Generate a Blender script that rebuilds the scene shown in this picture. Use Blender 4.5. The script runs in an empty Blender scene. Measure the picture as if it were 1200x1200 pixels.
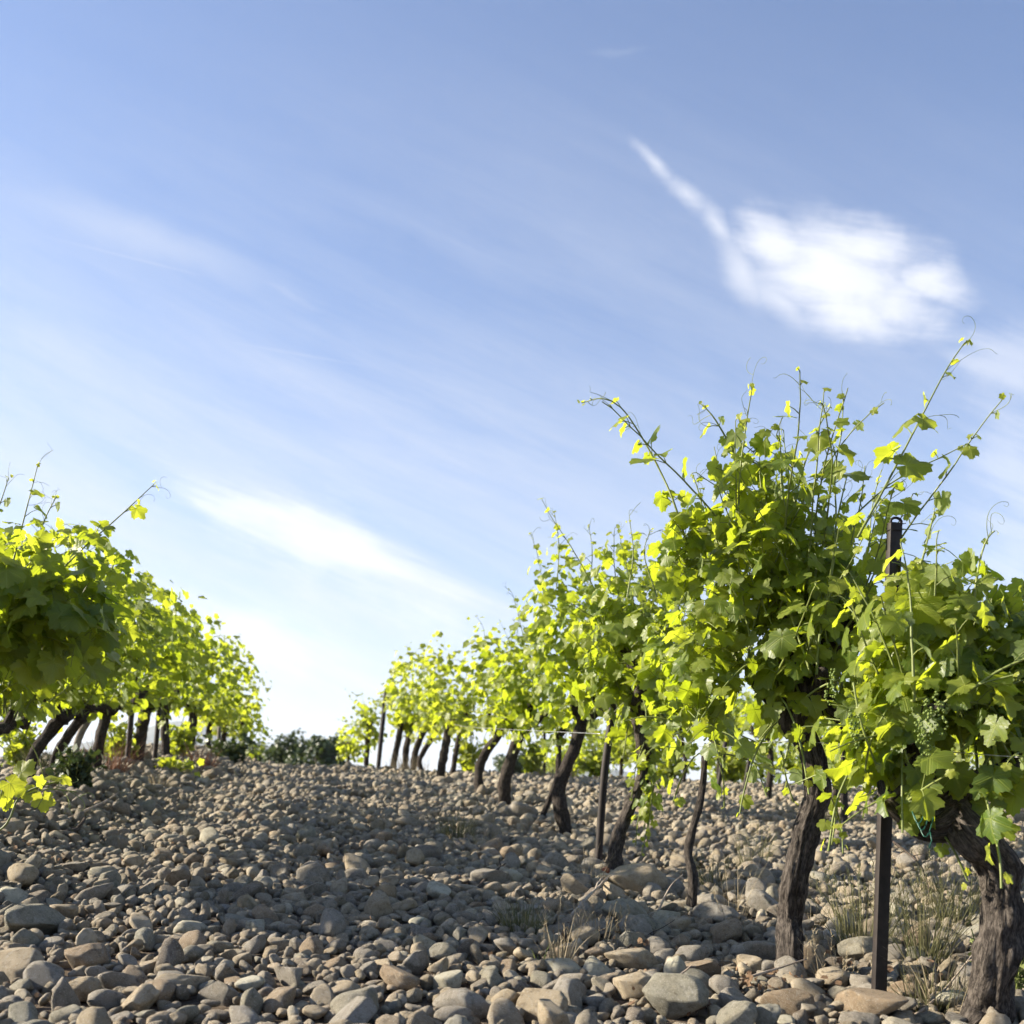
import bpy, math, random
import numpy as np
from mathutils import Vector, noise, Matrix
R = math.radians
S = bpy.context.scene
COL = S.collection
rnd = random.Random(7)
rng = np.random.default_rng(11)

# ------------------------------------------------------------------ camera
F, HZ, CAMH = 1200.0, 940.0, 0.72          # focal length and true horizon in photo pixels
cam = bpy.data.cameras.new('camera'); co = bpy.data.objects.new('camera', cam); COL.objects.link(co)
co.location = (0, 0, CAMH); co.rotation_euler = (R(90), 0, 0)
cam.sensor_fit = 'HORIZONTAL'; cam.sensor_width = 36; cam.lens = 36
cam.shift_y = (HZ - 600) / 1200
cam.clip_start = 0.05; cam.clip_end = 30000
cam.dof.use_dof = True; cam.dof.focus_distance = 3.1; cam.dof.aperture_fstop = 4.5
S.camera = co

# ------------------------------------------------------------------ sun and sky
SUN_EL, SUN_AZ = R(26), R(-83)              # azimuth measured from +Y, negative = left
sdir = Vector((math.sin(SUN_AZ) * math.cos(SUN_EL), math.cos(SUN_AZ) * math.cos(SUN_EL), math.sin(SUN_EL)))
sl = bpy.data.lights.new('sun', 'SUN'); sl.energy = 5.0; sl.angle = R(0.55); sl.color = (1, 0.90, 0.74)
so = bpy.data.objects.new('sun', sl); COL.objects.link(so)
so.rotation_euler = (-sdir).to_track_quat('-Z', 'Y').to_euler(); so.location = (-20, 20, 30)
S.view_settings.view_transform = 'Standard'; S.view_settings.look = 'None'
S.view_settings.exposure = 1.69; S.view_settings.gamma = 1.0
S.cycles.max_bounces = 8; S.cycles.transmission_bounces = 5; S.cycles.diffuse_bounces = 4
S.cycles.use_adaptive_sampling = True; S.cycles.adaptive_threshold = 0.02
S.cycles.use_denoising = True


class NT:
    """small helper for building node trees"""
    def __init__(s, tree): s.t = tree; s.n = tree.nodes; s.l = tree.links
    def node(s, typ, **kw):
        n = s.n.new(typ)
        for k, v in kw.items(): setattr(n, k, v)
        return n
    def put(s, sock, v):
        if isinstance(v, bpy.types.NodeSocket): s.l.new(v, sock)
        elif v is not None: sock.default_value = v
    def math(s, op, a, b=None, c=None, clamp=False):
        n = s.node('ShaderNodeMath', operation=op, use_clamp=clamp)
        s.put(n.inputs[0], a)
        if b is not None: s.put(n.inputs[1], b)
        if c is not None: s.put(n.inputs[2], c)
        return n.outputs[0]
    def vmath(s, op, a, b=None):
        n = s.node('ShaderNodeVectorMath', operation=op); s.put(n.inputs[0], a)
        if b is not None: s.put(n.inputs[1], b)
        return n.outputs['Value'] if op in ('LENGTH', 'DOT_PRODUCT') else n.outputs[0]
    def noise(s, vec, scale, detail=4, rough=0.55, dist=0.0, dims='3D'):
        n = s.node('ShaderNodeTexNoise'); n.noise_dimensions = dims
        if vec is not None: s.put(n.inputs['Vector'], vec)
        n.inputs['Scale'].default_value = scale; n.inputs['Detail'].default_value = detail
        n.inputs['Roughness'].default_value = rough; n.inputs['Distortion'].default_value = dist
        return n
    def mapr(s, v, a, b, c=0.0, d=1.0, smooth=False):
        n = s.node('ShaderNodeMapRange'); n.interpolation_type = 'SMOOTHSTEP' if smooth else 'LINEAR'
        s.put(n.inputs[0], v)
        for i, q in enumerate((a, b, c, d)): n.inputs[i + 1].default_value = q
        return n.outputs[0]
    def mapping(s, vec, loc=(0, 0, 0), rot=(0, 0, 0), scale=(1, 1, 1), typ='TEXTURE'):
        n = s.node('ShaderNodeMapping', vector_type=typ); s.put(n.inputs[0], vec)
        n.inputs[1].default_value = loc; n.inputs[2].default_value = rot; n.inputs[3].default_value = scale
        return n.outputs[0]
    def mix(s, f, a, b, mode='MIX'):
        n = s.node('ShaderNodeMix', data_type='RGBA', blend_type=mode)
        s.put(n.inputs[0], f)
        for i, v in ((6, a), (7, b)):
            if isinstance(v, tuple) and len(v) == 3: v = (*v, 1)
            s.put(n.inputs[i], v)
        return n.outputs[2]
    def ramp(s, f, stops):
        n = s.node('ShaderNodeValToRGB'); s.put(n.inputs[0], f); e = n.color_ramp.elements
        while len(e) < len(stops): e.new(0.5)
        for k, (p, c) in zip(e, stops): k.position = p; k.color = (*c, 1) if len(c) == 3 else c
        return n.outputs[0]


W = bpy.data.worlds.new('World'); S.world = W; W.use_nodes = True
w = NT(W.node_tree); w.n.clear()
sky = w.node('ShaderNodeTexSky'); sky.sky_type = 'NISHITA'; sky.sun_disc = False
sky.sun_elevation = SUN_EL; sky.sun_rotation = SUN_AZ; sky.altitude = 200; sky.air_density = 1.0
sky.dust_density = 0.25; sky.ozone_density = 2.0
tc = w.node('ShaderNodeTexCoord'); sep = w.node('ShaderNodeSeparateXYZ'); w.l.new(tc.outputs['Generated'], sep.inputs[0])
yy = w.math('MAXIMUM', sep.outputs[1], 0.05)
uu = w.math('ADD', w.math('DIVIDE', sep.outputs[0], yy), 0.5)                  # gnomonic sky chart, 1 unit = 45 degrees
vv = w.math('SUBTRACT', HZ / 1200, w.math('DIVIDE', sep.outputs[2], yy))
cmb = w.node('ShaderNodeCombineXYZ'); w.l.new(uu, cmb.inputs[0]); w.l.new(vv, cmb.inputs[1]); P0 = cmb.outputs[0]
# warp
def warp(vec, scale, amp, detail=4):
    n = w.noise(vec, scale, detail, 0.6)
    d = w.vmath('SUBTRACT', n.outputs['Color'], (0.5, 0.5, 0.5))
    sc = w.node('ShaderNodeVectorMath', operation='SCALE'); w.l.new(d, sc.inputs[0]); sc.inputs[3].default_value = amp
    return w.vmath('ADD', vec, sc.outputs[0])
def fib(ang, sx, sy, scale, detail=6, rough=0.62, dist=0.3):
    v = w.mapping(P0, (0, 0, 0), (0, 0, R(ang)), (sx, sy, 1))
    return w.noise(v, scale, detail, rough, dist).outputs['Fac']
P1 = warp(P0, 9, 0.035, 5)
P2 = warp(P0, 4, 0.12, 5)
P3 = warp(w.mapping(P0, (0, 0, 0), (0, 0, R(12)), (3.0, 1, 1)), 14, 0.02, 5)
def blob(vec, px, py, ang, rx, ry, inner=0.25, outer=1.0):
    m = w.mapping(vec, (px / 1200, py / 1200, 0), (0, 0, R(ang)), (rx / 1200, ry / 1200, 1))
    # keep flat in z
    mm = w.vmath('MULTIPLY', m, (1, 1, 0))
    return w.mapr(w.vmath('LENGTH', mm), outer, inner, 0, 1, True)
def mx(*a):
    r = a[0]
    for b in a[1:]: r = w.math('MAXIMUM', r, b)
    return r
f_fine = fib(4, 5.0, 1.0, 11, 7, 0.66)
f_diag = fib(20, 6.0, 1.0, 7, 7, 0.62, 0.5)
f_diag2 = fib(30, 4.0, 1.0, 3.2, 6, 0.6, 0.6)
f_hair = fib(24, 9.0, 1.0, 20, 8, .7, .4)
f_lump = w.noise(P0, 9, 7, 0.6, 0.4).outputs['Fac']
# bright comet-shaped cloud
def fld(vec, px, py, ang, rx, ry):
    m = w.mapping(vec, (px / 1200, py / 1200, 0), (0, 0, R(ang)), (rx / 1200, ry / 1200, 1))
    return w.math('SUBTRACT', 1.0, w.vmath('LENGTH', w.vmath('MULTIPLY', m, (1, 1, 0))))
P4 = warp(P0, 16, 0.022, 6)
f_str = fib(7, 7.0, 1.0, 16, 8, 0.68, 0.2)
body = mx(fld(P4, 992, 326, 26, 138, 74), fld(P4, 1050, 362, 22, 84, 56), fld(P4, 908, 285, 42, 60, 42), fld(P4, 1005, 292, 12, 118, 46), fld(P4, 1092, 330, 20, 66, 34), fld(P4, 1012, 376, 14, 96, 40))
rag = w.math('ADD', w.math('MULTIPLY', w.math('SUBTRACT', f_str, .5), 1.9), w.math('MULTIPLY', w.math('SUBTRACT', f_lump, .5), 1.2))
bodyf = w.math('MULTIPLY', w.mapr(w.math('ADD', body, rag), -0.15, 0.95, 0, 1, True), w.mapr(f_lump, .3, .65, .86, 1.0))
bodyf = w.math('MULTIPLY', bodyf, w.mapr(body, -.35, .1, 0, 1, True))
tail = mx(fld(P4, 768, 192, 46, 55, 12), fld(P4, 806, 228, 38, 50, 15), fld(P4, 842, 262, 55, 46, 16), fld(P4, 872, 318, 62, 62, 26), fld(P4, 915, 355, 42, 70, 24))
tail = w.math('MULTIPLY', w.mapr(w.math('ADD', tail, w.math('MULTIPLY', rag, .6)), -0.10, 1.35, 0, .72, True), w.mapr(tail, -.4, .1, 0, 1, True))
comet = over_ = mx(bodyf, tail)
# low streaky cloud bank between the rows
bk = mx(fld(P2, 400, 655, 22, 220, 62), fld(P2, 510, 735, 20, 200, 80), fld(P2, 300, 755, 14, 240, 80), fld(P2, 320, 610, 18, 170, 32))
rag2 = w.math('ADD', w.math('MULTIPLY', w.math('SUBTRACT', f_hair, .5), 2.4), w.math('ADD', w.math('MULTIPLY', w.math('SUBTRACT', f_diag, .5), 2.4), w.math('MULTIPLY', w.math('SUBTRACT', f_lump, .5), 1.6)))
bank = w.math('MULTIPLY', w.mapr(w.math('ADD', bk, rag2), -0.05, 1.35, 0, .86, True), w.mapr(bk, -.5, .3, 0, 1, True))
# faint cirrus
cir = mx(w.math('MULTIPLY', blob(P3, 0, 0, 0, 1, 1), 0.0),
         w.math('MULTIPLY', blob(P1, 180, 285, 19, 260, 34, 0.0, 1.0), 0.46), w.math('MULTIPLY', blob(P1, 330, 340, 26, 80, 9, 0.0, 1.0), 0.36),
         w.math('MULTIPLY', blob(P1, 60, 400, 28, 170, 32, 0.0, 1.0), 0.42), w.math('MULTIPLY', blob(P0, 165, 305, 14, 145, 2.4, 0.0, 1.0), 0.40),
         w.math('MULTIPLY', blob(P0, 350, 415, 10, 120, 2.4, 0.0, 1.0), 0.34), w.math('MULTIPLY', blob(P2, 715, 72, 3, 60, 9, 0.0, 1.0), 0.14))
cir = w.math('MULTIPLY', cir, w.mapr(f_diag, 0.25, 0.6, 0.55, 1.0))
edge = mx(fld(P4, 1195, 425, 10, 85, 48), fld(P4, 1200, 560, 60, 130, 60), fld(P4, 1190, 660, 0, 110, 90))
edge = w.math('MULTIPLY', w.mapr(w.math('ADD', edge, w.math('MULTIPLY', rag2, .8)), -.1, .95, 0, .5, True), w.mapr(edge, -.4, .2, 0, 1, True))
# broad thin veil: thicker to the left and toward the horizon
veil = w.math('MULTIPLY', w.mapr(vv, -0.02, 0.55, 0.04, 0.95, True), w.mapr(w.math('ADD', w.math('MULTIPLY', f_diag2, .6), w.math('MULTIPLY', f_hair, .4)), 0.38, 0.60, 0.12, 1.0))
veil = w.math('MULTIPLY', veil, w.mapr(uu, 1.05, 0.35, 0.45, 1.0, True))
veil = w.math('ADD', veil, w.mapr(vv, 0.42, 0.80, 0.0, 0.34, True), clamp=True)
def over(a, b): return w.math('SUBTRACT', 1.0, w.math('MULTIPLY', w.math('SUBTRACT', 1.0, a), w.math('SUBTRACT', 1.0, b)))
thin = over(veil, cir)
dens = over(over(comet, bank), w.math('MULTIPLY', edge, 0.9))
front = w.math('GREATER_THAN', sep.outputs[1], 0.05)
SKYS = 0.062
base = w.mix(1.0, sky.outputs[0], (1.00, .985, 1.10), 'MULTIPLY')
c1 = w.mix(w.math('MULTIPLY', thin, 0.8), base, (4.05, 4.3, 4.85))
c2 = w.mix(w.math('MULTIPLY', dens, 0.93), c1, (5.3, 5.4, 5.75))
c3 = w.mix(front, base, c2)
bg = w.node('ShaderNodeBackground'); w.put(bg.inputs[0], c3); bg.inputs[1].default_value = SKYS
wo = w.node('ShaderNodeOutputWorld'); w.l.new(bg.outputs[0], wo.inputs[0])
W.cycles.sampling_method = 'MANUAL'; W.cycles.sample_map_resolution = 512

# ------------------------------------------------------------------ terrain
VPK = (600 - 395) / F                      # rows run toward this vanishing point: x + VPK*y is constant along a row
def sstep(a, b, x):
    t = np.clip((x - a) / (b - a), 0, 1); return t * t * (3 - 2 * t)
def gz(x, y):
    """height of the stony ground (scalars or arrays)"""
    x = np.asarray(x, float); y = np.asarray(y, float)
    l = x + VPK * y
    z = 0.081 * np.clip(y, -6, 60) - 0.040 * np.clip(l - 1.2, -9, 16)
    z = z + 0.20 * sstep(-0.9, -1.9, l) * np.exp(-np.clip(-l - 5, 0, 50) * .1)
    z = z - 0.02 * sstep(0.75, 1.25, l) * sstep(1.9, 1.4, l) - 0.28 * sstep(-2.3, -4.2, l)
    e = np.clip(y - 13.2, 0, None)
    z = z - 0.135 * e * sstep(0, 3, e)
    z = z + 0.012 * np.sin(x * 2.3 + y * .7) * np.cos(y * 1.9 - x) + 0.008 * np.sin(x * 5.1 + 1) * np.sin(y * 4.3)
    far = sstep(30, 60, np.hypot(x, y))
    return z * (1 - far) + (-0.6) * far
def gzf(x, y): return float(gz(x, y))
def P(px, py, Y): return Vector(((px - 600) / F * Y, Y, CAMH + (HZ - py) / F * Y))
def ground_at(px, py):
    """point of the ground seen at a photo pixel"""
    lo = 1.0
    k = (HZ - py) / F
    Y = 1.0; best = (1e9, 1.0); hit = False
    while Y < 17:
        gap = (CAMH + k * Y - gzf((px - 600) / F * Y, Y)) / Y
        if gap <= 0: hit = True; break
        if gap < best[0]: best = (gap, Y)
        Y += 0.02
    if not hit: Y = best[1]                # just over the ground line: stand on the crest
    x = (px - 600) / F * Y
    return Vector((x, Y, gzf(x, Y)))
def proj(p): return 600 + F * p[0] / p[1], HZ - F * (p[2] - CAMH) / p[1]
def rowx(l, Y): return l - VPK * Y

# ------------------------------------------------------------------ object helpers
def new_obj(name, me, parent=None, loc=None):
    o = bpy.data.objects.new(name, me); COL.objects.link(o)
    if loc is not None: o.location = loc
    if parent is not None: o.parent = parent
    return o
def empty(name, loc):
    o = bpy.data.objects.new(name, None); COL.objects.link(o); o.location = loc; o.empty_display_size = 0.1; return o
def tag(o, label=None, cat=None, group=None, kind=None):
    if label: o['label'] = label
    if cat: o['category'] = cat
    if group: o['group'] = group
    if kind: o['kind'] = kind
    return o
def mesh_np(name, V, Fc, mat, smooth=True, uv=None, attr=None, origin=None):
    """V (n,3), Fc list of (m,k) integer arrays"""
    V = np.asarray(V, float)
    if origin is not None: V = V - np.array(origin)
    me = bpy.data.meshes.new(name)
    nl = sum(f.size for f in Fc); npol = sum(f.shape[0] for f in Fc)
    me.vertices.add(len(V)); me.vertices.foreach_set('co', V.astype(np.float32).ravel())
    me.loops.add(nl); li = np.concatenate([f.ravel() for f in Fc]).astype(np.int32)
    me.loops.foreach_set('vertex_index', li)
    me.polygons.add(npol)
    tot = np.concatenate([np.full(f.shape[0], f.shape[1]) for f in Fc]); st = np.concatenate([[0], np.cumsum(tot)[:-1]])
    me.polygons.foreach_set('loop_start', st.astype(np.int32))
    if smooth: me.polygons.foreach_set('use_smooth', np.ones(npol, bool))
    if uv is not None:
        u = me.uv_layers.new(name='UVMap'); u.data.foreach_set('uv', np.asarray(uv)[li].astype(np.float32).ravel())
    if attr:
        for k, a in attr.items():
            at = me.attributes.new(k, 'FLOAT', 'POINT'); at.data.foreach_set('value', np.asarray(a, np.float32))
    me.update(calc_edges=True)
    if mat: me.materials.append(mat)
    return me
class Tubes:
    """collects tapering tubes into one mesh; uv = (angle, length along)"""
    def __init__(s): s.V = []; s.Q = []; s.T = []; s.U = []; s.n = 0
    def add(s, pts, rad, seg=6, rough=0.0, rs=0.0, cap=True, seed=0.0, twist=0.0, bulge=0.0):
        pts = [Vector(p) for p in pts]; n = len(pts)
        if isinstance(rad, (int, float)): rad = [rad] * n
        up = Vector((0, 0, 1)); T = (pts[1] - pts[0]).normalized()
        A = T.orthogonal().normalized(); L = 0.0; rows = []
        for i in range(n):
            t = ((pts[min(i + 1, n - 1)] - pts[max(i - 1, 0)])).normalized() if n > 1 else T
            A = (A - t * A.dot(t))
            A = A.normalized() if A.length > 1e-6 else t.orthogonal().normalized()
            B = t.cross(A)
            if i: L += (pts[i] - pts[i - 1]).length
            row = []
            for k in range(seg):
                th = 2 * math.pi * k / seg
                r = rad[i]
                if rough:
                    a2 = th + twist * L
                    q = Vector((math.cos(a2) * 3.2 + seed, math.sin(a2) * 3.2, L * rs))
                    v = noise.noise(q) * 0.6 + (0.5 - abs(noise.noise(q * 2.1 + Vector((5, 3, seed))))) * 0.55 + 0.3 * noise.noise(Vector((math.cos(a2) * 9, math.sin(a2) * 9 + seed, L * rs * 2.2)))
                    b = noise.noise(Vector((math.cos(th) * 1.1 + seed * 3, math.sin(th) * 1.1, L * 14)))
                    r = rad[i] * (1 + rough * v + bulge * b)
                p = pts[i] + (A * math.cos(th) + B * math.sin(th)) * r
                row.append(p); s.U.append((k / seg, L))
            rows.append(row)
            s.V.extend(row)
        b0 = s.n
        for i in range(n - 1):
            for k in range(seg):
                k2 = (k + 1) % seg
                s.Q.append((b0 + i * seg + k, b0 + i * seg + k2, b0 + (i + 1) * seg + k2, b0 + (i + 1) * seg + k))
        s.n += n * seg
        if cap:
            for i, o in ((0, 0), (n - 1, 1)):
                s.V.append(pts[i] + (pts[i] - pts[i - 1 if o else i + 1]).normalized() * rad[i] * 0.5); s.U.append((0.5, L * o)); c = s.n; s.n += 1
                for k in range(seg):
                    a, b = b0 + i * seg + k, b0 + i * seg + (k + 1) % seg
                    s.T.append((a, b, c) if o else (b, a, c))
    def mesh(s, name, mat, origin):
        Fc = [np.array(s.Q)]
        if s.T: Fc.append(np.array(s.T))
        return mesh_np(name, np.array([tuple(v) for v in s.V]), Fc, mat, True, uv=np.array(s.U), origin=origin)
def spline(pts, step):
    """Catmull-Rom through vectors"""
    pts = [Vector(p) for p in pts]
    if len(pts) == 2: pts = [pts[0], pts[0].lerp(pts[1], .5), pts[1]]
    q = [pts[0] * 2 - pts[1]] + pts + [pts[-1] * 2 - pts[-2]]
    out = []; par = []
    for i in range(1, len(q) - 2):
        a, b, c, d = q[i - 1], q[i], q[i + 1], q[i + 2]
        m = max(2, int((c - b).length / step))
        for k in range(m):
            t = k / m
            out.append(0.5 * ((2 * b) + (c - a) * t + (2 * a - 5 * b + 4 * c - d) * t * t + (3 * b - a - 3 * c + d) * t ** 3)); par.append(i - 1 + t)
    out.append(pts[-1]); par.append(len(pts) - 1.0)
    return out, par

# ------------------------------------------------------------------ materials
def material(name):
    m = bpy.data.materials.new(name); m.use_nodes = True; t = NT(m.node_tree); t.n.clear()
    out = t.node('ShaderNodeOutputMaterial'); return m, t, out
def princ(t, col, rough=0.8, spec=0.3, normal=None):
    p = t.node('ShaderNodeBsdfPrincipled'); 
    if isinstance(col, tuple): col = (*col, 1) if len(col) == 3 else col
    t.put(p.inputs['Base Color'], col); t.put(p.inputs['Roughness'], rough); p.inputs['Specular IOR Level'].default_value = spec
    if normal is not None: t.l.new(normal, p.inputs['Normal'])
    return p
def bump(t, h, strength=0.5, dist=0.01):
    b = t.node('ShaderNodeBump'); b.inputs['Strength'].default_value = strength; b.inputs['Distance'].default_value = dist
    t.l.new(h, b.inputs['Height']); return b.outputs[0]

def stone_mat(name, tint=None):
    m, t, out = material(name)
    tcn = t.node('ShaderNodeTexCoord'); geo = t.node('ShaderNodeNewGeometry')
    oi = t.node('ShaderNodeObjectInfo')
    if tint is None:
        rv = geo.outputs['Random Per Island']
        colr = t.ramp(rv, [(0.0, (0.254, 0.211, 0.163)), (.14, (0.372, 0.310, 0.224)), (.30, (0.310, 0.282, 0.240)), (.42, (0.279, 0.236, 0.167)), (.55, (0.434, 0.367, 0.269)),
                           (.66, (0.247, 0.223, 0.188)), (.76, (0.353, 0.288, 0.193)), (.86, (0.316, 0.299, 0.245)), (.94, (0.525, 0.458, 0.346)), (1.0, (0.298, 0.217, 0.142))])
    else:
        rv = oi.outputs['Random']
        colr = t.mix(t.mapr(rv, 0, 1, 0, .35), tint, (0.298, 0.252, 0.193))
    off = t.node('ShaderNodeCombineXYZ'); t.l.new(t.math('MULTIPLY', rv, 37.0), off.inputs[0]); t.l.new(t.math('MULTIPLY', rv, 91.0), off.inputs[1])
    pos = t.vmath('ADD', geo.outputs['Position'], off.outputs[0])
    n1 = t.noise(pos, 14, 5, .6); n2 = t.noise(pos, 70, 4, .65); n3 = t.noise(pos, 260, 2, .6)
    band = t.noise(t.mapping(pos, (0, 0, 0), (.6, .9, .3), (1, 1, .16), 'TEXTURE'), 9, 4, .6, 1.0)
    c = t.mix(t.mapr(n1.outputs['Fac'], .35, .68), colr, t.mix(1.0, colr, (.74, .71, .65), 'MULTIPLY'))
    c = t.mix(t.math('MULTIPLY', t.mapr(band.outputs['Fac'], .56, .70), .35), c, (.42, .40, .35))
    c = t.mix(t.math('MULTIPLY', t.mapr(n2.outputs['Fac'], .50, .66), .65), c, t.mix(1.0, c, (.5, .48, .44), 'MULTIPLY'))
    c = t.mix(t.math('MULTIPLY', t.mapr(t.noise(pos, 38, 5, .7, .6).outputs['Fac'], .56, .64), .5), c, t.mix(1.0, c, (1.35, 1.32, 1.25), 'MULTIPLY'))
    c = t.mix(t.math('MULTIPLY', t.mapr(n3.outputs['Fac'], .56, .68), .45), c, (.50, .48, .42))
    vo = t.node('ShaderNodeTexVoronoi'); vo.feature = 'F1'; vo.inputs['Scale'].default_value = 22; t.l.new(t.vmath('ADD', pos, n2.outputs['Color']), vo.inputs['Vector'])
    h = t.math('ADD', t.math('ADD', t.math('MULTIPLY', n2.outputs['Fac'], .8), t.math('MULTIPLY', n1.outputs['Fac'], .9)), t.math('ADD', t.math('MULTIPLY', n3.outputs['Fac'], .22), t.math('MULTIPLY', vo.outputs['Distance'], .35)))
    p = princ(t, c, .82, .25, bump(t, h, .8, .012)); t.l.new(p.outputs[0], out.inputs[0]); return m
STONE = stone_mat('stone')
STONES = {'grey': stone_mat('stone_grey', (0.328, 0.299, 0.254)), 'buff': stone_mat('stone_buff', (0.458, 0.378, 0.264)), 'brown': stone_mat('stone_brown', (0.334, 0.252, 0.167)),
          'pale': stone_mat('stone_pale', (0.525, 0.499, 0.392)), 'greenish grey': stone_mat('stone_greenish', (0.313, 0.297, 0.233)), 'dark': stone_mat('stone_dark', (0.205, 0.173, 0.140))}

def soil_mat():
    m, t, out = material('soil'); geo = t.node('ShaderNodeNewGeometry'); pos = geo.outputs['Position']
    n1 = t.noise(pos, 3, 6, .6); n2 = t.noise(pos, 45, 6, .7); v = t.node('ShaderNodeTexVoronoi'); v.inputs['Scale'].default_value = 16; t.l.new(pos, v.inputs['Vector'])
    c = t.ramp(n2.outputs['Fac'], [(.3, (.060, .045, .034)), (.5, (.10, .080, .060)), (.7, (.17, .14, .11))])
    c = t.mix(t.math('MULTIPLY', n1.outputs['Fac'], .5), c, (.16, .12, .085))
    p = princ(t, c, .95, .1, bump(t, t.math('ADD', n2.outputs['Fac'], v.outputs['Distance']), .8, .02)); t.l.new(p.outputs[0], out.inputs[0]); return m
SOIL = soil_mat()

def bark_mat(name, dark, light):
    m, t, out = material(name)
    tcn = t.node('ShaderNodeTexCoord'); geo = t.node('ShaderNodeNewGeometry')
    # strips run along the trunk: uv.x is the angle, uv.y the length; sample on a cylinder to stay seamless
    sp = t.node('ShaderNodeSeparateXYZ'); t.l.new(tcn.outputs['UV'], sp.inputs[0])
    a = t.math('MULTIPLY', sp.outputs[0], 2 * math.pi)
    cb = t.node('ShaderNodeCombineXYZ'); t.l.new(t.math('MULTIPLY', t.math('COSINE', a), 1.0), cb.inputs[0]); t.l.new(t.math('SINE', a), cb.inputs[1]); t.l.new(t.math('MULTIPLY', sp.outputs[1], 5.0), cb.inputs[2])
    n1 = t.noise(cb.outputs[0], 5.5, 6, .7, .6); n2 = t.noise(geo.outputs['Position'], 60, 6, .7); n3 = t.noise(cb.outputs[0], 15, 4, .65, .4)
    f = t.math('ADD', t.math('MULTIPLY', n1.outputs['Fac'], .5), t.math('ADD', t.math('MULTIPLY', n2.outputs['Fac'], .22), t.math('MULTIPLY', n3.outputs['Fac'], .28)))
    c = t.ramp(f, [(.36, tuple(x * .35 for x in dark)), (.47, dark), (.56, light), (.68, tuple(x * 1.5 for x in light))])
    p = princ(t, c, .9, .15, bump(t, f, 1.0, .022)); t.l.new(p.outputs[0], out.inputs[0]); return m
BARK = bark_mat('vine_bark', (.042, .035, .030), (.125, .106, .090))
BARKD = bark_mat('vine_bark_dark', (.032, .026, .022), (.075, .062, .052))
TREEBARK = bark_mat('tree_bark', (.06, .05, .04), (.14, .12, .10))

def leaf_mat(name, top, topy, under, trans, transy, tf=.5):
    m, t, out = material(name)
    geo = t.node('ShaderNodeNewGeometry'); rv = geo.outputs['Random Per Island']
    at = t.node('ShaderNodeAttribute'); at.attribute_name = 'young'; yg = at.outputs['Fac']
    tcn = t.node('ShaderNodeTexCoord'); sp = t.node('ShaderNodeSeparateXYZ'); t.l.new(tcn.outputs['UV'], sp.inputs[0])
    x = t.math('ABSOLUTE', sp.outputs[0]); y = sp.outputs[1]
    def vein(ang, wd):
        d = t.math('ABSOLUTE', t.math('SUBTRACT', t.math('MULTIPLY', x, math.cos(ang)), t.math('MULTIPLY', y, math.sin(ang))))
        al = t.math('ADD', t.math('MULTIPLY', x, math.sin(ang)), t.math('MULTIPLY', y, math.cos(ang)))
        return t.math('MULTIPLY', t.mapr(d, wd, wd * .3), t.math('GREATER_THAN', al, 0.0))
    v = t.math('MAXIMUM', vein(0, .035), t.math('MAXIMUM', vein(R(52), .028), vein(R(105), .024)))
    # side veins as chevrons along the midrib
    ch = t.math('ABSOLUTE', t.math('SUBTRACT', t.math('FRACT', t.math('MULTIPLY', t.math('SUBTRACT', y, t.math('MULTIPLY', x, .75)), 4.5)), .5))
    v = t.math('MAXIMUM', v, t.math('MULTIPLY', t.mapr(ch, .10, .02), .55))
    n = t.noise(t.vmath('ADD', tcn.outputs['UV'], t.vmath('MULTIPLY', (1, 1, 1), (0, 0, 0))), 3, 4, .6)
    mot = t.noise(geo.outputs['Position'], 45, 3, .6)
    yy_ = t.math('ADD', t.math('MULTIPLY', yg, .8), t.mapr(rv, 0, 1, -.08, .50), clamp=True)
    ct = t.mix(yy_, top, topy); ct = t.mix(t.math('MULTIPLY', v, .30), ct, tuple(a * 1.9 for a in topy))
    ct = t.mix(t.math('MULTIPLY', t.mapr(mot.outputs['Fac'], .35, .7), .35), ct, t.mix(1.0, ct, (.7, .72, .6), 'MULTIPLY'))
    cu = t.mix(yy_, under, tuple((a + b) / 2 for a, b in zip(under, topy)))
    c = t.mix(geo.outputs['Backfacing'], ct, cu)
    cT = t.mix(yy_, trans, transy); cT = t.mix(t.math('MULTIPLY', v, .45), cT, t.mix(1.0, cT, (.55, .62, .4), 'MULTIPLY'))
    h = t.math('ADD', t.math('MULTIPLY', v, -1.0), t.math('MULTIPLY', mot.outputs['Fac'], .6))
    nb = bump(t, h, .35, .003)
    ro = t.node('ShaderNodeMix'); ro.data_type = 'FLOAT'; t.l.new(geo.outputs['Backfacing'], ro.inputs[0]); ro.inputs[2].default_value = .42; ro.inputs[3].default_value = .7
    p = princ(t, c, ro.outputs[0], .42, nb)
    tr = t.node('ShaderNodeBsdfTranslucent'); t.l.new(cT, tr.inputs[0]); t.l.new(nb, tr.inputs[1])
    ms = t.node('ShaderNodeMixShader'); ms.inputs[0].default_value = tf; t.l.new(p.outputs[0], ms.inputs[1]); t.l.new(tr.outputs[0], ms.inputs[2])
    t.l.new(ms.outputs[0], out.inputs[0]); return m
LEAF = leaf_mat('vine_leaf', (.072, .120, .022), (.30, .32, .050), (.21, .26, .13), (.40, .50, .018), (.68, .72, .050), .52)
OAKL = leaf_mat('oak_leaf', (.035, .055, .022), (.06, .085, .03), (.07, .09, .05), (.08, .12, .02), (.12, .16, .03), .2)
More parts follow.
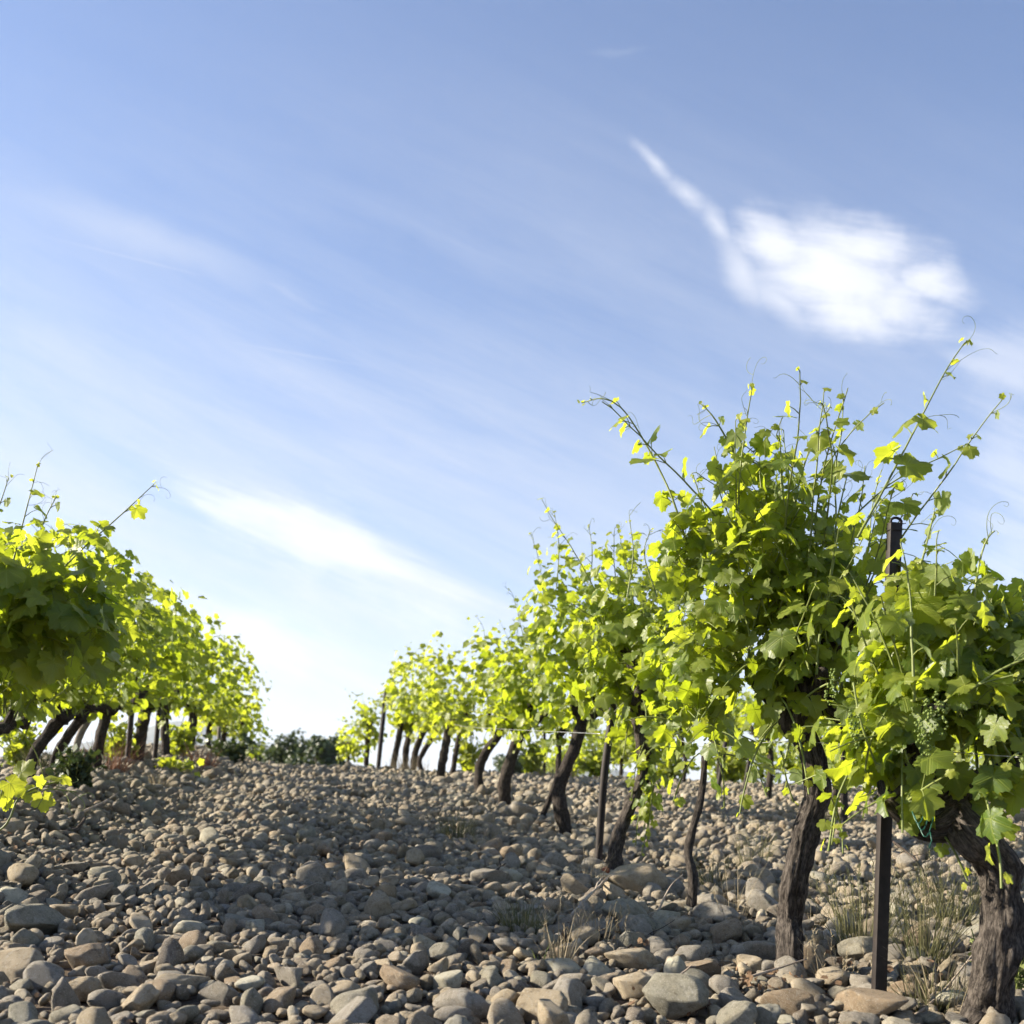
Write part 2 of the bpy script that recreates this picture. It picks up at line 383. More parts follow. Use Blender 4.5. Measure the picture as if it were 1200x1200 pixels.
def plain(name, col, col2, scale=20, rough=.8, spec=.2, metal=0, transl=0.0, bs=.3):
    m, t, out = material(name); geo = t.node('ShaderNodeNewGeometry')
    n = t.noise(geo.outputs['Position'], scale, 5, .65)
    f = t.math('ADD', t.math('MULTIPLY', t.mapr(n.outputs['Fac'], .35, .65), .7), t.math('MULTIPLY', geo.outputs['Random Per Island'], .3))
    c = t.mix(f, col, col2)
    p = princ(t, c, rough, spec, bump(t, n.outputs['Fac'], bs, .004)); p.inputs['Metallic'].default_value = metal
    if transl:
        tr = t.node('ShaderNodeBsdfTranslucent'); t.l.new(c, tr.inputs[0]); ms = t.node('ShaderNodeMixShader'); ms.inputs[0].default_value = transl
        t.l.new(p.outputs[0], ms.inputs[1]); t.l.new(tr.outputs[0], ms.inputs[2]); t.l.new(ms.outputs[0], out.inputs[0])
    else: t.l.new(p.outputs[0], out.inputs[0])
    return m
SHOOT = plain('green_shoot', (.13, .17, .04), (.24, .27, .08), 30, .5, .4, transl=.15)
GRAPE = plain('young_grape', (.13, .19, .035), (.22, .28, .06), 60, .55, .4, transl=.25)
GRASSG = plain('green_blade', (.065, .078, .028), (.19, .17, .08), 8, .7, .3, transl=.35)
GRASSD = plain('dry_blade', (.20, .16, .10), (.38, .32, .21), 8, .8, .2, transl=.25)
REDDRY = plain('red_dry_stem', (.14, .065, .04), (.26, .15, .10), 12, .85, .1, transl=.1)
TWIG = plain('dry_twig', (.17, .13, .10), (.42, .36, .29), 25, .85, .15)
TWIGD = plain('dark_branch', (.035, .028, .023), (.09, .07, .055), 40, .9, .1)
POST = plain('rusty_steel', (.012, .010, .010), (.034, .026, .022), 30, .62, .4, metal=.35, bs=.2)
WIRE = plain('galvanised_wire', (.30, .30, .30), (.50, .50, .49), 60, .4, .5, metal=.7)
WOOD = plain('grey_wood', (.10, .085, .07), (.24, .21, .17), 30, .85, .15)
TIE = plain('green_tie', (.005, .05, .035), (.01, .09, .06), 30, .4, .5)
LITTER = plain('dry_leaf', (.11, .065, .040), (.26, .17, .10), 18, .8, .2, transl=.25)
WEEDL = plain('weed_leaf', (.10, .14, .035), (.26, .28, .09), 20, .7, .3, transl=.35)

# ------------------------------------------------------------------ ground sheet
def grid_sheet():
    # one sheet: fine near the camera, widening rings out to the horizon
    xs = np.concatenate([-np.geomspace(12000, 14, 40), np.linspace(-13.5, 14, 150), np.geomspace(14.5, 12000, 40)])
    ys = np.concatenate([-np.geomspace(3000, 4, 20), np.linspace(-3.5, 24, 170), np.geomspace(24.5, 14000, 60)])
    X, Y = np.meshgrid(xs, ys); Z = gz(X, Y)
    V = np.stack([X.ravel(), Y.ravel(), Z.ravel()], 1); nx = len(xs); ny = len(ys)
    i, j = np.meshgrid(np.arange(nx - 1), np.arange(ny - 1)); a = (j * nx + i).ravel()
    q = np.stack([a, a + 1, a + nx + 1, a + nx], 1)
    o = new_obj('ground', mesh_np('ground', V, [q], SOIL)); tag(o, 'bare brown soil under the river stones', kind='structure')
grid_sheet()

def hill():
    """far mountain seen low on the left under the vines"""
    n, m = 120, 24; V = []; 
    for j in range(m):
        for i in range(n):
            x = -5200 + 7600 * i / (n - 1); t = j / (m - 1); y = 6200 + 2600 * t
            prof = 520 * math.exp(-((x + 2400) / 1300) ** 2) + 190 * math.exp(-((x - 500) / 1100) ** 2) + 40
            h = prof * math.sin(math.pi * min(1, t * 1.0)) + 38 * noise.noise(Vector((x / 420, y / 420, 3))) * math.sin(math.pi * t) * 2
            V.append((x, y, h - 15))
    q = [(j * n + i, j * n + i + 1, (j + 1) * n + i + 1, (j + 1) * n + i) for j in range(m - 1) for i in range(n - 1)]
    mat = plain('hill_scrub', (.055, .070, .040), (.12, .12, .085), .004, .95, .05)
    o = new_obj('mountain', mesh_np('mountain', np.array(V), [np.array(q)], mat)); tag(o, 'long blue mountain far off beyond the vineyard', kind='structure')
hill()

# ------------------------------------------------------------------ stones
def ico(sub):
    import bmesh
    bm = bmesh.new(); bmesh.ops.create_icosphere(bm, subdivisions=sub, radius=1.0)
    V = np.array([tuple(v.co) for v in bm.verts]); Fc = np.array([[v.index for v in f.verts] for f in bm.faces]); bm.free(); return V, Fc
ICO = {k: ico(k) for k in (2, 3, 4)}
def stone_shape(V, seed):
    r = random.Random(seed); o = Vector((seed * 3.7, seed * 1.3, seed * .7))
    cuts = []
    for _ in range(r.choice([4, 6, 8, 10])):
        n = Vector((r.gauss(0, 1), r.gauss(0, 1), r.gauss(0, 1))).normalized(); cuts.append((n, r.uniform(.46, .82)))
    out = []
    for v in V:
        p = Vector(v)
        d = 1 + .26 * noise.noise(p * .9 + o) + .13 * noise.noise(p * 2.0 + o) + .030 * noise.noise(p * 5 + o) + .012 * noise.noise(p * 11 + o)
        p = p * d
        for n, c in cuts:                                 # soft worn flats
            e = p.dot(n) - c
            if e > 0: p = p - n * (e * .88)
        out.append(tuple(p))
    out = np.array(out); return out / np.abs(out).max()
NP = 26
SH = {k: [stone_shape(ICO[k][0], s + 1) for s in range(NP)] for k in (2, 3)}
SH[4] = [stone_shape(ICO[4][0], s + 1) for s in range(NP)]
def rotm(ax, ay, az):
    return Matrix.Rotation(az, 3, 'Z') @ Matrix.Rotation(ay, 3, 'Y') @ Matrix.Rotation(ax, 3, 'X')

big_px = [(745, 1048, 84), (574, 1040, 62), (738, 1140, 74), (742, 1172, 84), (792, 1193, 108), (662, 1176, 66), (636, 1196, 80), (884, 1130, 62), (850, 1106, 66), (832, 1070, 50),
          (212, 1166, 70), (40, 1100, 90), (20, 1150, 84), (928, 1190, 86), (735, 1086, 76), (145, 958, 34), (1060, 1075, 48), (100, 1140, 74), (258, 1176, 64), (340, 1160, 58),
          (470, 1165, 62), (160, 1190, 62), (1096, 1050, 44), (900, 1075, 54), (560, 1100, 48), (300, 1100, 46), (610, 960, 60), (690, 1000, 46), (1130, 1180, 70), (30, 1040, 56),
          (980, 1110, 50), (1020, 1200, 90), (700, 1060, 44), (820, 1150, 60), (415, 1190, 74), (540, 1190, 64), (110, 1060, 50), (520, 920, 30), (650, 1020, 40), (1075, 990, 34)]
cell = {}; CS = 0.14; stones = []
def try_place(x, y, r, k=.78, force=False):
    cx, cy = int(math.floor(x / CS)), int(math.floor(y / CS)); m = 2
    if not force:
        for i in range(cx - m, cx + m + 1):
            for j in range(cy - m, cy + m + 1):
                for (a, b, q) in cell.get((i, j), ()):
                    if (a - x) ** 2 + (b - y) ** 2 < (k * (r + q)) ** 2: return False
    cell.setdefault((cx, cy), []).append((x, y, r)); return True
def mk(x, y, r, seed_flat=None):
    a = rnd.uniform(1.0, 1.38); b = rnd.uniform(.78, 1.02); c = rnd.uniform(.55, .88)
    tilt = 16 if rnd.random() < .5 else 40
    ax, ay, az = R(rnd.gauss(0, tilt)), R(rnd.gauss(0, tilt)), rnd.uniform(0, 6.283)
    z = gzf(x, y) + r * rnd.uniform(.22, .62) + rnd.uniform(0, .012)
    stones.append([x, y, z, r * a, r * b, r * c, ax, ay, az, rnd.randrange(NP), r])
for px, py, wd in big_px:
    g = ground_at(px, py); r = wd / F * g.y * .5 / 1.22
    try_place(g.x, g.y, r, force=True); mk(g.x, g.y, r); stones[-1][6] *= .5; stones[-1][7] *= .5
def inview(x, y, mrg=.62): return abs(x) < mrg * y + .45
def scatter(n_per, r0, r1, y0, y1, k):
    area = (y1 - y0) * (.62 * (y0 + y1) + .9)
    for _ in range(int(n_per * area)):
        y = math.sqrt(rnd.uniform(y0 * y0, y1 * y1)); x = rnd.uniform(-1, 1) * (.62 * y + .45)
        r = r0 + (r1 - r0) * rnd.random() ** 1.7
        l = x + VPK * y
        if .8 < l < 2.2 and rnd.random() < .25: r *= 1.25
        if try_place(x, y, r, k): mk(x, y, r)
scatter(4, .054, .074, 1.5, 17.6, .82)
scatter(84, .034, .056, 1.5, 17.6, .72)
scatter(290, .021, .034, 1.5, 10, .62)
scatter(520, .014, .024, 1.5, 4.6, .62)
scatter(140, .026, .040, 10, 17.6, .68)
for _ in range(14000):                                       # pebbles filling the gaps, no spacing test
    y = math.sqrt(rnd.uniform(1.5 ** 2, 8.5 ** 2)); x = rnd.uniform(-1, 1) * (.62 * y + .45); mk(x, y, rnd.uniform(.014, .028)); stones[-1][2] -= .004
stones = np.array(stones)
print('stones', len(stones))
px_ = 600 + F * stones[:, 0] / stones[:, 1]; py_ = HZ - F * (stones[:, 2] - CAMH) / stones[:, 1]; sz = stones[:, 10] / stones[:, 1] * F
vis = (px_ > 0) & (px_ < 1200) & (py_ < 1198)
order = np.argsort(-np.where(vis, sz, 0)); top = order[:300]
istop = np.zeros(len(stones), bool); istop[top] = True
def bulk(idx, lod):
    Vs, Fs = [], []; base = 0; V0, F0 = ICO[lod]; nv = len(V0)
    for s in range(NP):
        sel = [i for i in idx if int(stones[i, 9]) == s]
        if not sel: continue
        A = stones[sel]
        M = np.array([np.array(rotm(a[6], a[7], a[8])) @ np.diag(a[3:6]) for a in A])
        V = np.einsum('nij,vj->nvi', M, SH[lod][s]) + A[:, None, 0:3]
        Fi = F0[None] + (np.arange(len(sel)) * nv)[:, None, None] + base
        Vs.append(V.reshape(-1, 3)); Fs.append(Fi.reshape(-1, 3)); base += len(sel) * nv
    return np.concatenate(Vs), np.concatenate(Fs)
rest = np.where(~istop)[0]
near = [i for i in rest if stones[i, 1] < 4.2 and stones[i, 10] > .024]; ns = set(near)
far = [i for i in rest if i not in ns]
V1, F1 = bulk(near, 3); V2, F2 = bulk(far, 2)
SBM = mesh_np('stones', np.concatenate([V1, V2]), [np.concatenate([F1, F2 + len(V1)])], STONE)
so_ = new_obj('stone_ground_cover', SBM); tag(so_, 'countless rounded river stones covering the vineyard ground', 'stones', kind='stuff')
smesh = {}
cols = ['grey'] * 7 + ['buff'] * 5 + ['brown'] * 3 + ['pale'] * 2 + ['greenish grey'] * 3 + ['dark'] * 1
def zone(px, py):
    if py > 1130:
        v = 'at the bottom edge'
    elif py > 1060: v = 'in the near foreground'
    elif py > 1000: v = 'in middle distance'
    else: v = 'farther up the slope'
    for a, b in ((110, 'below the left sprig'), (230, 'left of the aisle'), (350, 'left half of the aisle'), (470, 'in the middle aisle'), (590, 'right half of the aisle'), (690, 'by the grass tuft'),
                 (790, 'below the stake'), (890, 'left of the trunk'), (960, 'at the twisted trunk'), (1050, 'by the steel post'), (1130, 'right of the steel post'), (1300, 'by the thick right trunk')):
        if px < a: h = b; break
    return v, h
ORD = ['largest', 'second largest', 'third largest', 'fourth largest', 'fifth largest', 'sixth largest', 'seventh largest', 'eighth largest', 'ninth largest', 'tenth largest', 'eleventh largest', 'twelfth largest']
cnt = {}
for i in top:
    a = stones[i]; lod = 4 if sz[i] > 24 else 3; s = int(a[9]); key = (s, lod)
    if key not in smesh: smesh[key] = mesh_np('river_stone', SH[lod][s], [ICO[lod][1]], STONES['grey'])
    c = rnd.choice(cols)
    if sz[i] > 24: c = rnd.choice(['grey', 'grey', 'greenish grey', 'buff', 'brown'])
    o = new_obj('river_stone', smesh[key], loc=a[0:3]); o.rotation_euler = rotm(a[6], a[7], a[8]).to_euler(); o.scale = a[3:6]
    o.material_slots[0].link = 'OBJECT'; o.material_slots[0].material = STONES[c]
    fl = a[5] / a[3]; shp = 'flat' if fl < .46 else ('long' if a[4] / a[3] < .66 else ('round' if fl > .58 else 'oval'))
    v, h = zone(px_[i], py_[i]); k = (c, shp, v, h); m = cnt.get(k, 0); cnt[k] = m + 1
    od = ORD[min(m, 11)]
    tag(o, f'{od} {shp} {c} stone {h}, {v}', 'stone', 'river stones on the ground')

# ------------------------------------------------------------------ vine leaves
def leaf_r(th):
    """outline radius of a grape leaf, th = angle from the tip, petiole at the origin"""
    a = abs(th); r = 0
    for c, h, wd in ((0, 1.0, .52), (R(54), .88, .50), (R(108), .66, .52), (R(150), .48, .4)):
        d = (a - c) / wd; r = max(r, h * (1 - .34 * d * d)) if abs(d) < 1.45 else r
    return max(r, .22)
def leaf_template(lod, variant=0):
    N = {0: 46, 1: 22, 2: 11}[lod]; r_ = random.Random(variant * 17 + 5)
    th = np.linspace(-R(170), R(170), N); rr = np.array([leaf_r(t) for t in th])
    if lod == 0: rr = rr * (1 + np.where(np.arange(N) % 2 == 0, .05, -.05) * np.array([r_.uniform(.6, 1.3) for _ in range(N)]))
    if lod == 2: rr = rr * .98
    fold = r_.uniform(-.10, .42); cup = r_.uniform(-.10, .40); wav = r_.uniform(.05, .16); ph = r_.uniform(0, 6); tw = r_.uniform(-.3, .3)
    rings = [(.36,), (.70,), (1.0,)] if lod == 0 else ([(.5,), (1.0,)] if lod == 1 else [(1.0,)])
    V = [(0, 0, 0)]
    for (f,) in rings:
        for t, r in zip(th, rr):
            rf = (.62 * f + .0 if False else f) * r
            x, y = math.sin(t) * rf, math.cos(t) * rf
            z = fold * abs(x) * .8 - cup * (x * x + y * y) * .75 + wav * rf * rf * math.sin(t * 4.5 + ph) + tw * x * y
            V.append((x * (1 - .1 * abs(fold)), y, z))
    T = []; Q = []
    for i in range(N - 1):
        T.append((0, 1 + i + 1, 1 + i))
        for k in range(len(rings) - 1):
            b = 1 + k * N; Q.append((b + i, b + i + 1, b + N + i + 1, b + N + i))
    V = np.array(V); return V, np.array(T), (np.array(Q) if Q else None), V[:, :2].copy()
NV = 9
LT = {l: [leaf_template(l, v) for v in range(NV)] for l in (0, 1, 2)}
class Leaves:
    def __init__(s, lod): s.lod = lod; s.d = []; s.floor = None; s.r = random.Random(1)
    def add(s, p, tip, nrm, size, young):
        if s.floor is not None and p.z - size * .6 < s.floor and s.r.random() < .72: return
        s.d.append((p, tip, nrm, size, young))
    def mesh(s, name, mat, origin):
        Vs, Ts, Qs, U, Yg = [], [], [], [], []; base = 0
        for v in range(NV):
            sel = s.d[v::NV]
            if not sel: continue
            V0, T0, Q0, U0 = LT[s.lod][v]; nv = len(V0)
            p = np.array([tuple(a[0]) for a in sel]); t = np.array([tuple(a[1]) for a in sel]); n = np.array([tuple(a[2]) for a in sel]); z = np.array([a[3] for a in sel])
            t /= np.linalg.norm(t, axis=1)[:, None] + 1e-9; n -= t * (n * t).sum(1)[:, None]; n /= np.linalg.norm(n, axis=1)[:, None] + 1e-9
            xx = np.cross(t, n)
            V = (V0[None, :, 0, None] * xx[:, None] + V0[None, :, 1, None] * t[:, None] + V0[None, :, 2, None] * n[:, None]) * z[:, None, None] + p[:, None]
            off = (np.arange(len(sel)) * nv)[:, None, None] + base
            Vs.append(V.reshape(-1, 3)); Ts.append((T0[None] + off).reshape(-1, 3))
            if Q0 is not None: Qs.append((Q0[None] + off).reshape(-1, 4))
            U.append(np.tile(U0, (len(sel), 1))); Yg.append(np.repeat([a[4] for a in sel], nv)); base += len(sel) * nv
        Fc = [np.concatenate(Ts)] + ([np.concatenate(Qs)] if Qs else [])
        return mesh_np(name, np.concatenate(Vs), Fc, mat, True, uv=np.concatenate(U), attr={'young': np.concatenate(Yg)}, origin=origin)
def rv3(r, s=1.0): return Vector((r.gauss(0, s), r.gauss(0, s), r.gauss(0, s)))
def grow(r, p, d, L, droop=.25, wig=.10, step=.035):
    pts = [Vector(p)]; d = Vector(d).normalized(); n = max(3, int(L / step))
    for i in range(n):
        t = i / n
        d = (d + rv3(r, wig * .35) + Vector((0, 0, -droop * .12 * (1 - abs(d.z) * .6)))).normalized()
        pts.append(pts[-1] + d * step)
    return pts
def leafy(r, pts, LV, TB, leaf, centre, node=.05, tipfrac=.30, near=True, y0=0.0, start=0, double=.55, maxsize=1.0):
    """hang leaves along a shoot"""
    L = 0; nxt = .02; total = sum((pts[i + 1] - pts[i]).length for i in range(len(pts) - 1)); side = 1
    for i in range(1, len(pts)):
        seg = (pts[i] - pts[i - 1]); L += seg.length
        if L < nxt: continue
        u = L / total; nxt = L + node * r.uniform(.75, 1.3) * (1.0 if u < .8 else .7)
        T = seg.normalized(); side = -side
        A = T.cross(Vector((0, 0, 1))); A = A.normalized() if A.length > .1 else Vector((1, 0, 0))
        A = Matrix.Rotation(r.gauss(0, .8), 3, T) @ A
        for q in range(2 if r.random() < double * (1 - u) else 1):
            sgn = side if q == 0 else -side
            out = (A * sgn + T * .35 + rv3(r, .3)); oc = pts[i] - centre; oc.z *= .3
            if oc.length > .05: out = out + oc.normalized() * .55
            out.normalize()
            f = 1.0 if u < 1 - tipfrac else max(.30, 1 - (u - (1 - tipfrac)) / tipfrac * .78)
            size = leaf * f * r.uniform(.5, 1.2) * maxsize
            pl = size * r.uniform(.7, 1.2); e = pts[i] + out * pl + Vector((0, 0, .15 * pl))
            tip = out * .55 + Vector((0, 0, -.75)) + rv3(r, .42)
            nrm = Vector((0, 0, .75)) + out * .75 + sdir * .15 + rv3(r, .42)
            yg = min(1, max(0, y0 + (u - .55) * 1.6)) if u > .4 else y0 * .5
            LV.add(e, tip, nrm, size, yg)
            if TB is not None and near: TB.add([pts[i], (pts[i] + e) / 2 + Vector((0, 0, .08 * pl)), e], [.0016, .0013, .0011], 4, cap=False)
def tendril(r, TB, p, d, L=.12, rad=.0009):
    pts = [Vector(p)]; d = Vector(d).normalized(); ax = rv3(r, 1).normalized(); n = 26
    for i in range(n):
        k = (i / n) ** 2 * .75
        d = (Matrix.Rotation(k * .9, 3, ax) @ d + rv3(r, .04)).normalized(); pts.append(pts[-1] + d * L / n * (1 if i < n * .7 else .7))
    TB.add(pts, [rad * (1 - .6 * i / n) for i in range(n + 1)], 4, cap=False)
    if r.random() < .6:
        q = pts[n // 3]; d2 = (Vector(d) + rv3(r, .8)).normalized(); p2 = [q]
        for i in range(12): d2 = (Matrix.Rotation(.10 * i / 3, 3, ax) @ d2).normalized(); p2.append(p2[-1] + d2 * L / 26)
        TB.add(p2, rad * .7, 4, cap=False)
def gclusters(r, p, root, n=48, L=.075):
    """young green grape bunch"""
    V0, F0 = ICO[2]; Vs = []; Fs = []; b = 0
    ax = Vector((r.uniform(-.3, .3), r.uniform(-.3, .1), -1 if r.random() < .4 else .6)).normalized()
    for i in range(n):
        t = r.random(); w_ = .020 * (1 - t * .65); q = p + ax * t * L + rv3(r, 1).normalized() * w_ * r.uniform(.5, 1)
        Vs.append(V0 * r.uniform(.0022, .0034) + np.array(q)); Fs.append(F0 + b); b += len(V0)
    new_obj('grape_cluster', mesh_np('grape_cluster', np.concatenate(Vs), [np.concatenate(Fs)], GRAPE, origin=root.location), root)

RG = 'grapevines in the right row'; LG = 'grapevines in the left row'
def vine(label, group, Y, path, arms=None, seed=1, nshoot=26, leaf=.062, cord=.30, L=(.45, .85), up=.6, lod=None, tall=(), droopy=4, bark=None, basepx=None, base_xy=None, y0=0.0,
         top=None, clusters=(), spread=.45, bulge=.30, headoff=(0, 0, 0), fill=(), cat='grapevine', name='grapevine'):
    """path: photo pixels (x, y, radius px) from the ground up, at distance Y"""
    r = random.Random(seed * 101 + 3)
    x0, _ = path[0][0], path[0][1]
    bx = (x0 - 600) / F * Y; bz = gzf(bx, Y)
    root = empty(name, (bx, Y, bz)); tag(root, label, cat, group)
    if lod is None: lod = 0 if Y < 5.6 else (1 if Y < 10.5 else 2)
    step = .010 if Y < 3.2 else (.018 if Y < 6 else .035); seg = 44 if Y < 3.2 else (24 if Y < 6 else 12)
    TB = Tubes()
    def tube(pp, dy=0.0, ground=False, dys=None):
        pts = []; rad = []
        wob = 0.0
        for k, a in enumerate(pp):
            yy2 = Y + dy + (dys[k] if dys else 0)
            q = P(a[0], a[1], yy2)
            if ground and k == 0: q.z = min(q.z, gzf(q.x, q.y) - .03)
            pts.append(q); rad.append(a[2] / F * Y * (.76 if Y < 4 else .70))
        sp, par = spline(pts, step)
        rr = [np.interp(u, range(len(rad)), rad) for u in par]
        TB.add(sp, rr, seg, rough=.42 if Y < 6 else .34, rs=2.2 if Y < 6 else 4, seed=seed * 1.7 + len(TB.V) * .01, twist=2.0, bulge=bulge)
        return sp
    sp = tube(path, ground=True, dys=[r.gauss(0, .02) if k else 0 for k in range(len(path))])
    head = sp[-1].copy()
    starts = [head]
    if arms:
        for a in arms:
            s2 = tube(a[0], 0, False, a[1] if len(a) > 1 else None); starts += s2[len(s2) // 3::max(1, len(s2) // 6)]
    starts = [q for q in starts if q.z > head.z - .16]
    # short cordon arms along the row
    rowd = Vector((-VPK, 1, 0)).normalized()
    for sg in (-1, 1):
        if cord <= .05: break
        e = head + rowd * sg * cord + Vector((r.uniform(-.05, .05), 0, r.uniform(.0, .08)))
        m = head.lerp(e, .5) + Vector((r.uniform(-.04, .04), 0, r.uniform(-.02, .05)))
        s2, par = spline([head - Vector((0, 0, .02)), m, e], step * 1.4); r0 = path[-1][2] / F * Y * .8
        TB.add(s2, [r0 * (.75 - .5 * i / len(s2)) for i in range(len(s2))], max(8, seg // 2), rough=.3, rs=3, seed=seed + sg, bulge=.3)
        starts += s2[::max(1, len(s2) // 4)]
    for k in range(5 if Y < 11 else 2):                      # pruned spurs on the head
        q = r.choice(starts); d = Vector((r.gauss(0, .6), r.gauss(0, .4), 1)).normalized(); r0 = path[-1][2] / F * Y
        TB.add([q - d * r0 * .6, q + d * r0 * 1.2, q + d * r0 * 2.4 + rv3(r, r0 * .2)], [r0 * .55, r0 * .42, r0 * .36], max(8, seg // 3), rough=.35, rs=6, seed=k + seed, bulge=.3)
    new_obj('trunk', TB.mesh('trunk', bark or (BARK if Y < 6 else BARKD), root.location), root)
    LV = Leaves(lod); CT = Tubes(); centre = head + Vector((0, 0, .25))
    if group == LG and Y < 13: LV.floor = P(0, 822 + (Y - 3.7) * 2.0, Y).z
    ho = Vector(headoff)
    for k in range(nshoot):
        s0 = r.choice(starts) + rv3(r, .02) + ho * r.random()
        az = r.uniform(0, 6.283)
        if r.random() < up: el = R(r.uniform(52, 88)); dr = r.uniform(0, .5)
        else: el = R(r.uniform(-5, 50)); dr = r.uniform(.5, 1.5)
        d = Vector((math.cos(az) * math.cos(el), math.sin(az) * math.cos(el), math.sin(el)))
        LL = r.uniform(*L) * (1 if el > .8 else .62)
        pts = grow(r, s0, d, LL, dr, .16)
        if top is not None: pts = [q for q in pts if q.z < top + r.uniform(-.06, .05)]
        if LV.floor is not None: pts = [q for q in pts if q.z > LV.floor - .06]
        if len(pts) < 4: continue
        CT.add(pts, [.0042 * (1 - .7 * i / len(pts)) for i in range(len(pts))], 5 if lod == 0 else 3, cap=False)
        leafy(r, pts, LV, CT if lod == 0 else None, leaf, centre, node=.050 if lod < 2 else .06, y0=y0, near=lod == 0)
        if lod == 0 and el > .9 and r.random() < .6: tendril(r, CT, pts[-2], (pts[-1] - pts[-3]) + rv3(r, .03), r.uniform(.06, .13))
    # leaves of the short side shoots that thicken the crown
    for (cx, cy, rx, ry, nn, *fd) in fill:
        c = P(cx, cy, Y + (fd[0] if fd else 0)); ax = rx / F * Y; az_ = ry / F * Y
        for k in range(nn):
            u = rv3(r, 1).normalized(); bump_ = 1 + .45 * noise.noise(u * 2.0 + Vector((seed, 0, 0))) + .35 * noise.noise(u * 5 + Vector((0, seed, 0)))
            q = Vector((u.x * ax, u.y * ax * 1.25, u.z * az_)) * (r.uniform(.25, 1) ** .5) * bump_; o2 = Vector((u.x, u.y, u.z * .4))
            up_ = q.z / az_
            LV.add(c + q, o2 * .5 + Vector((0, 0, -.7)) + rv3(r, .45), Vector((0, 0, .7)) + o2 * .8 + rv3(r, .45), leaf * r.uniform(.45, 1.2) * (1 - .25 * max(0, up_)), min(1, max(0, y0 * .6 + .3 * up_ + r.gauss(0, .15))))
            if lod == 0: e = c + q; T_ = (Vector((-o2.x, -o2.y, -.3)) + rv3(r, .3)).normalized(); CT.add([e, e + T_ * .035, e + T_ * .07 - Vector((0, 0, .01))], [.0010, .0012, .0015], 4, cap=False)
    # hanging skirt
    for k in range(droopy):
        s0 = r.choice(starts); az = r.uniform(0, 6.283); pts = grow(r, s0, (math.cos(az), math.sin(az) * .6, .25), r.uniform(.25, .42), 3.4, .12)
        CT.add(pts, .0030, 4, cap=False); leafy(r, pts, LV, None, leaf * .9, centre, y0=y0)
    new_obj('cane', CT.mesh('cane', SHOOT, root.location), root)
    new_obj('foliage', LV.mesh('foliage', LEAF, root.location), root)
    for tt in tall:
        tall_shoot(r, root, tt[0], tt[1], lod, leaf * (tt[2] if len(tt) > 2 else .85), tt[3] if len(tt) > 3 else .07)
    for c in clusters: gclusters(r, P(c[0], c[1], c[2]), root)
    return root
def tall_shoot(r, root, px, Y, lod, leaf, node=.07):
    """a long shoot standing out against the sky: its own stem and leaves"""
    pts = [P(a, b, Y + k * .012 * r.uniform(-1, 1)) for k, (a, b) in enumerate(px)]
    sp, _ = spline(pts, .02); n = len(sp)
    T2 = Tubes(); T2.add(sp, [.0036 * (1 - .62 * i / n) for i in range(n)], 7 if lod == 0 else 4, cap=False)
    LV = Leaves(lod); leafy(r, sp, LV, T2, leaf, sp[0] + Vector((0, 0, -.2)), node=node, tipfrac=.55, y0=.25, double=.30)
    e = sp[-1]; d = sp[-1] - sp[-3]
    for _ in range(3): LV.add(e + rv3(r, .006), d + rv3(r, .03), rv3(r, 1), leaf * .20, 1.0)
    if Y < 8:
        for f in (.98, .85, .62):
            i = int((n - 1) * f); tendril(r, T2, sp[i], (sp[i] - sp[i - 1]).normalized() + rv3(r, .5), r.uniform(.09, .17), .0009 if Y < 4 else .0014)
    s = new_obj('shoot', T2.mesh('shoot', SHOOT, root.location), root)
    new_obj('foliage', LV.mesh('foliage', LEAF, root.location), s)

# --- right row, front to back
A = vine('gnarled old vine at right edge, thick bark trunk elbowing left, green ties', RG, 2.42,
     [(1142, 1260, 38), (1156, 1196, 30), (1170, 1125, 27), (1174, 1060, 27), (1170, 1018, 28), (1138, 976, 32), (1106, 940, 28), (1086, 906, 25), (1075, 878, 13), (1072, 862, 11)],
     arms=[([(1110, 945, 22), (1145, 915, 18), (1175, 905, 14), (1210, 880, 12)],), ([(1120, 970, 15), (1085, 975, 12), (1055, 955, 10), (1038, 940, 8)],), ([(1165, 1030, 24), (1180, 1024, 22), (1192, 1010, 12)],), ([(1150, 1195, 26), (1128, 1215, 20), (1108, 1240, 14)],), ([(1118, 950, 20), (1092, 966, 17), (1078, 960, 12)],)],
     seed=1, nshoot=34, fill=[(1094, 758, 88, 112, 400, .14), (1200, 790, 72, 125, 220, .12), (1032, 850, 38, 76, 70, .05)], leaf=.054, cord=0.18, L=(.30, .56), up=.6, droopy=4, bark=BARK, top=1.16 + .22,
     tall=[([(1140, 730), (1143, 690), (1150, 650), (1158, 630), (1166, 622)], 2.42, .6), ([(1005, 630), (1040, 565), (1078, 492), (1108, 435), (1130, 402)], 2.62, 1.15, .07),
           ([(1072, 690), (1085, 640), (1095, 600)], 2.5, .6)],
     clusters=[(1000, 838, 2.3), (1110, 850, 2.2), (1085, 880, 2.2), (1098, 858, 2.21), (972, 822, 2.5)], bulge=.42)
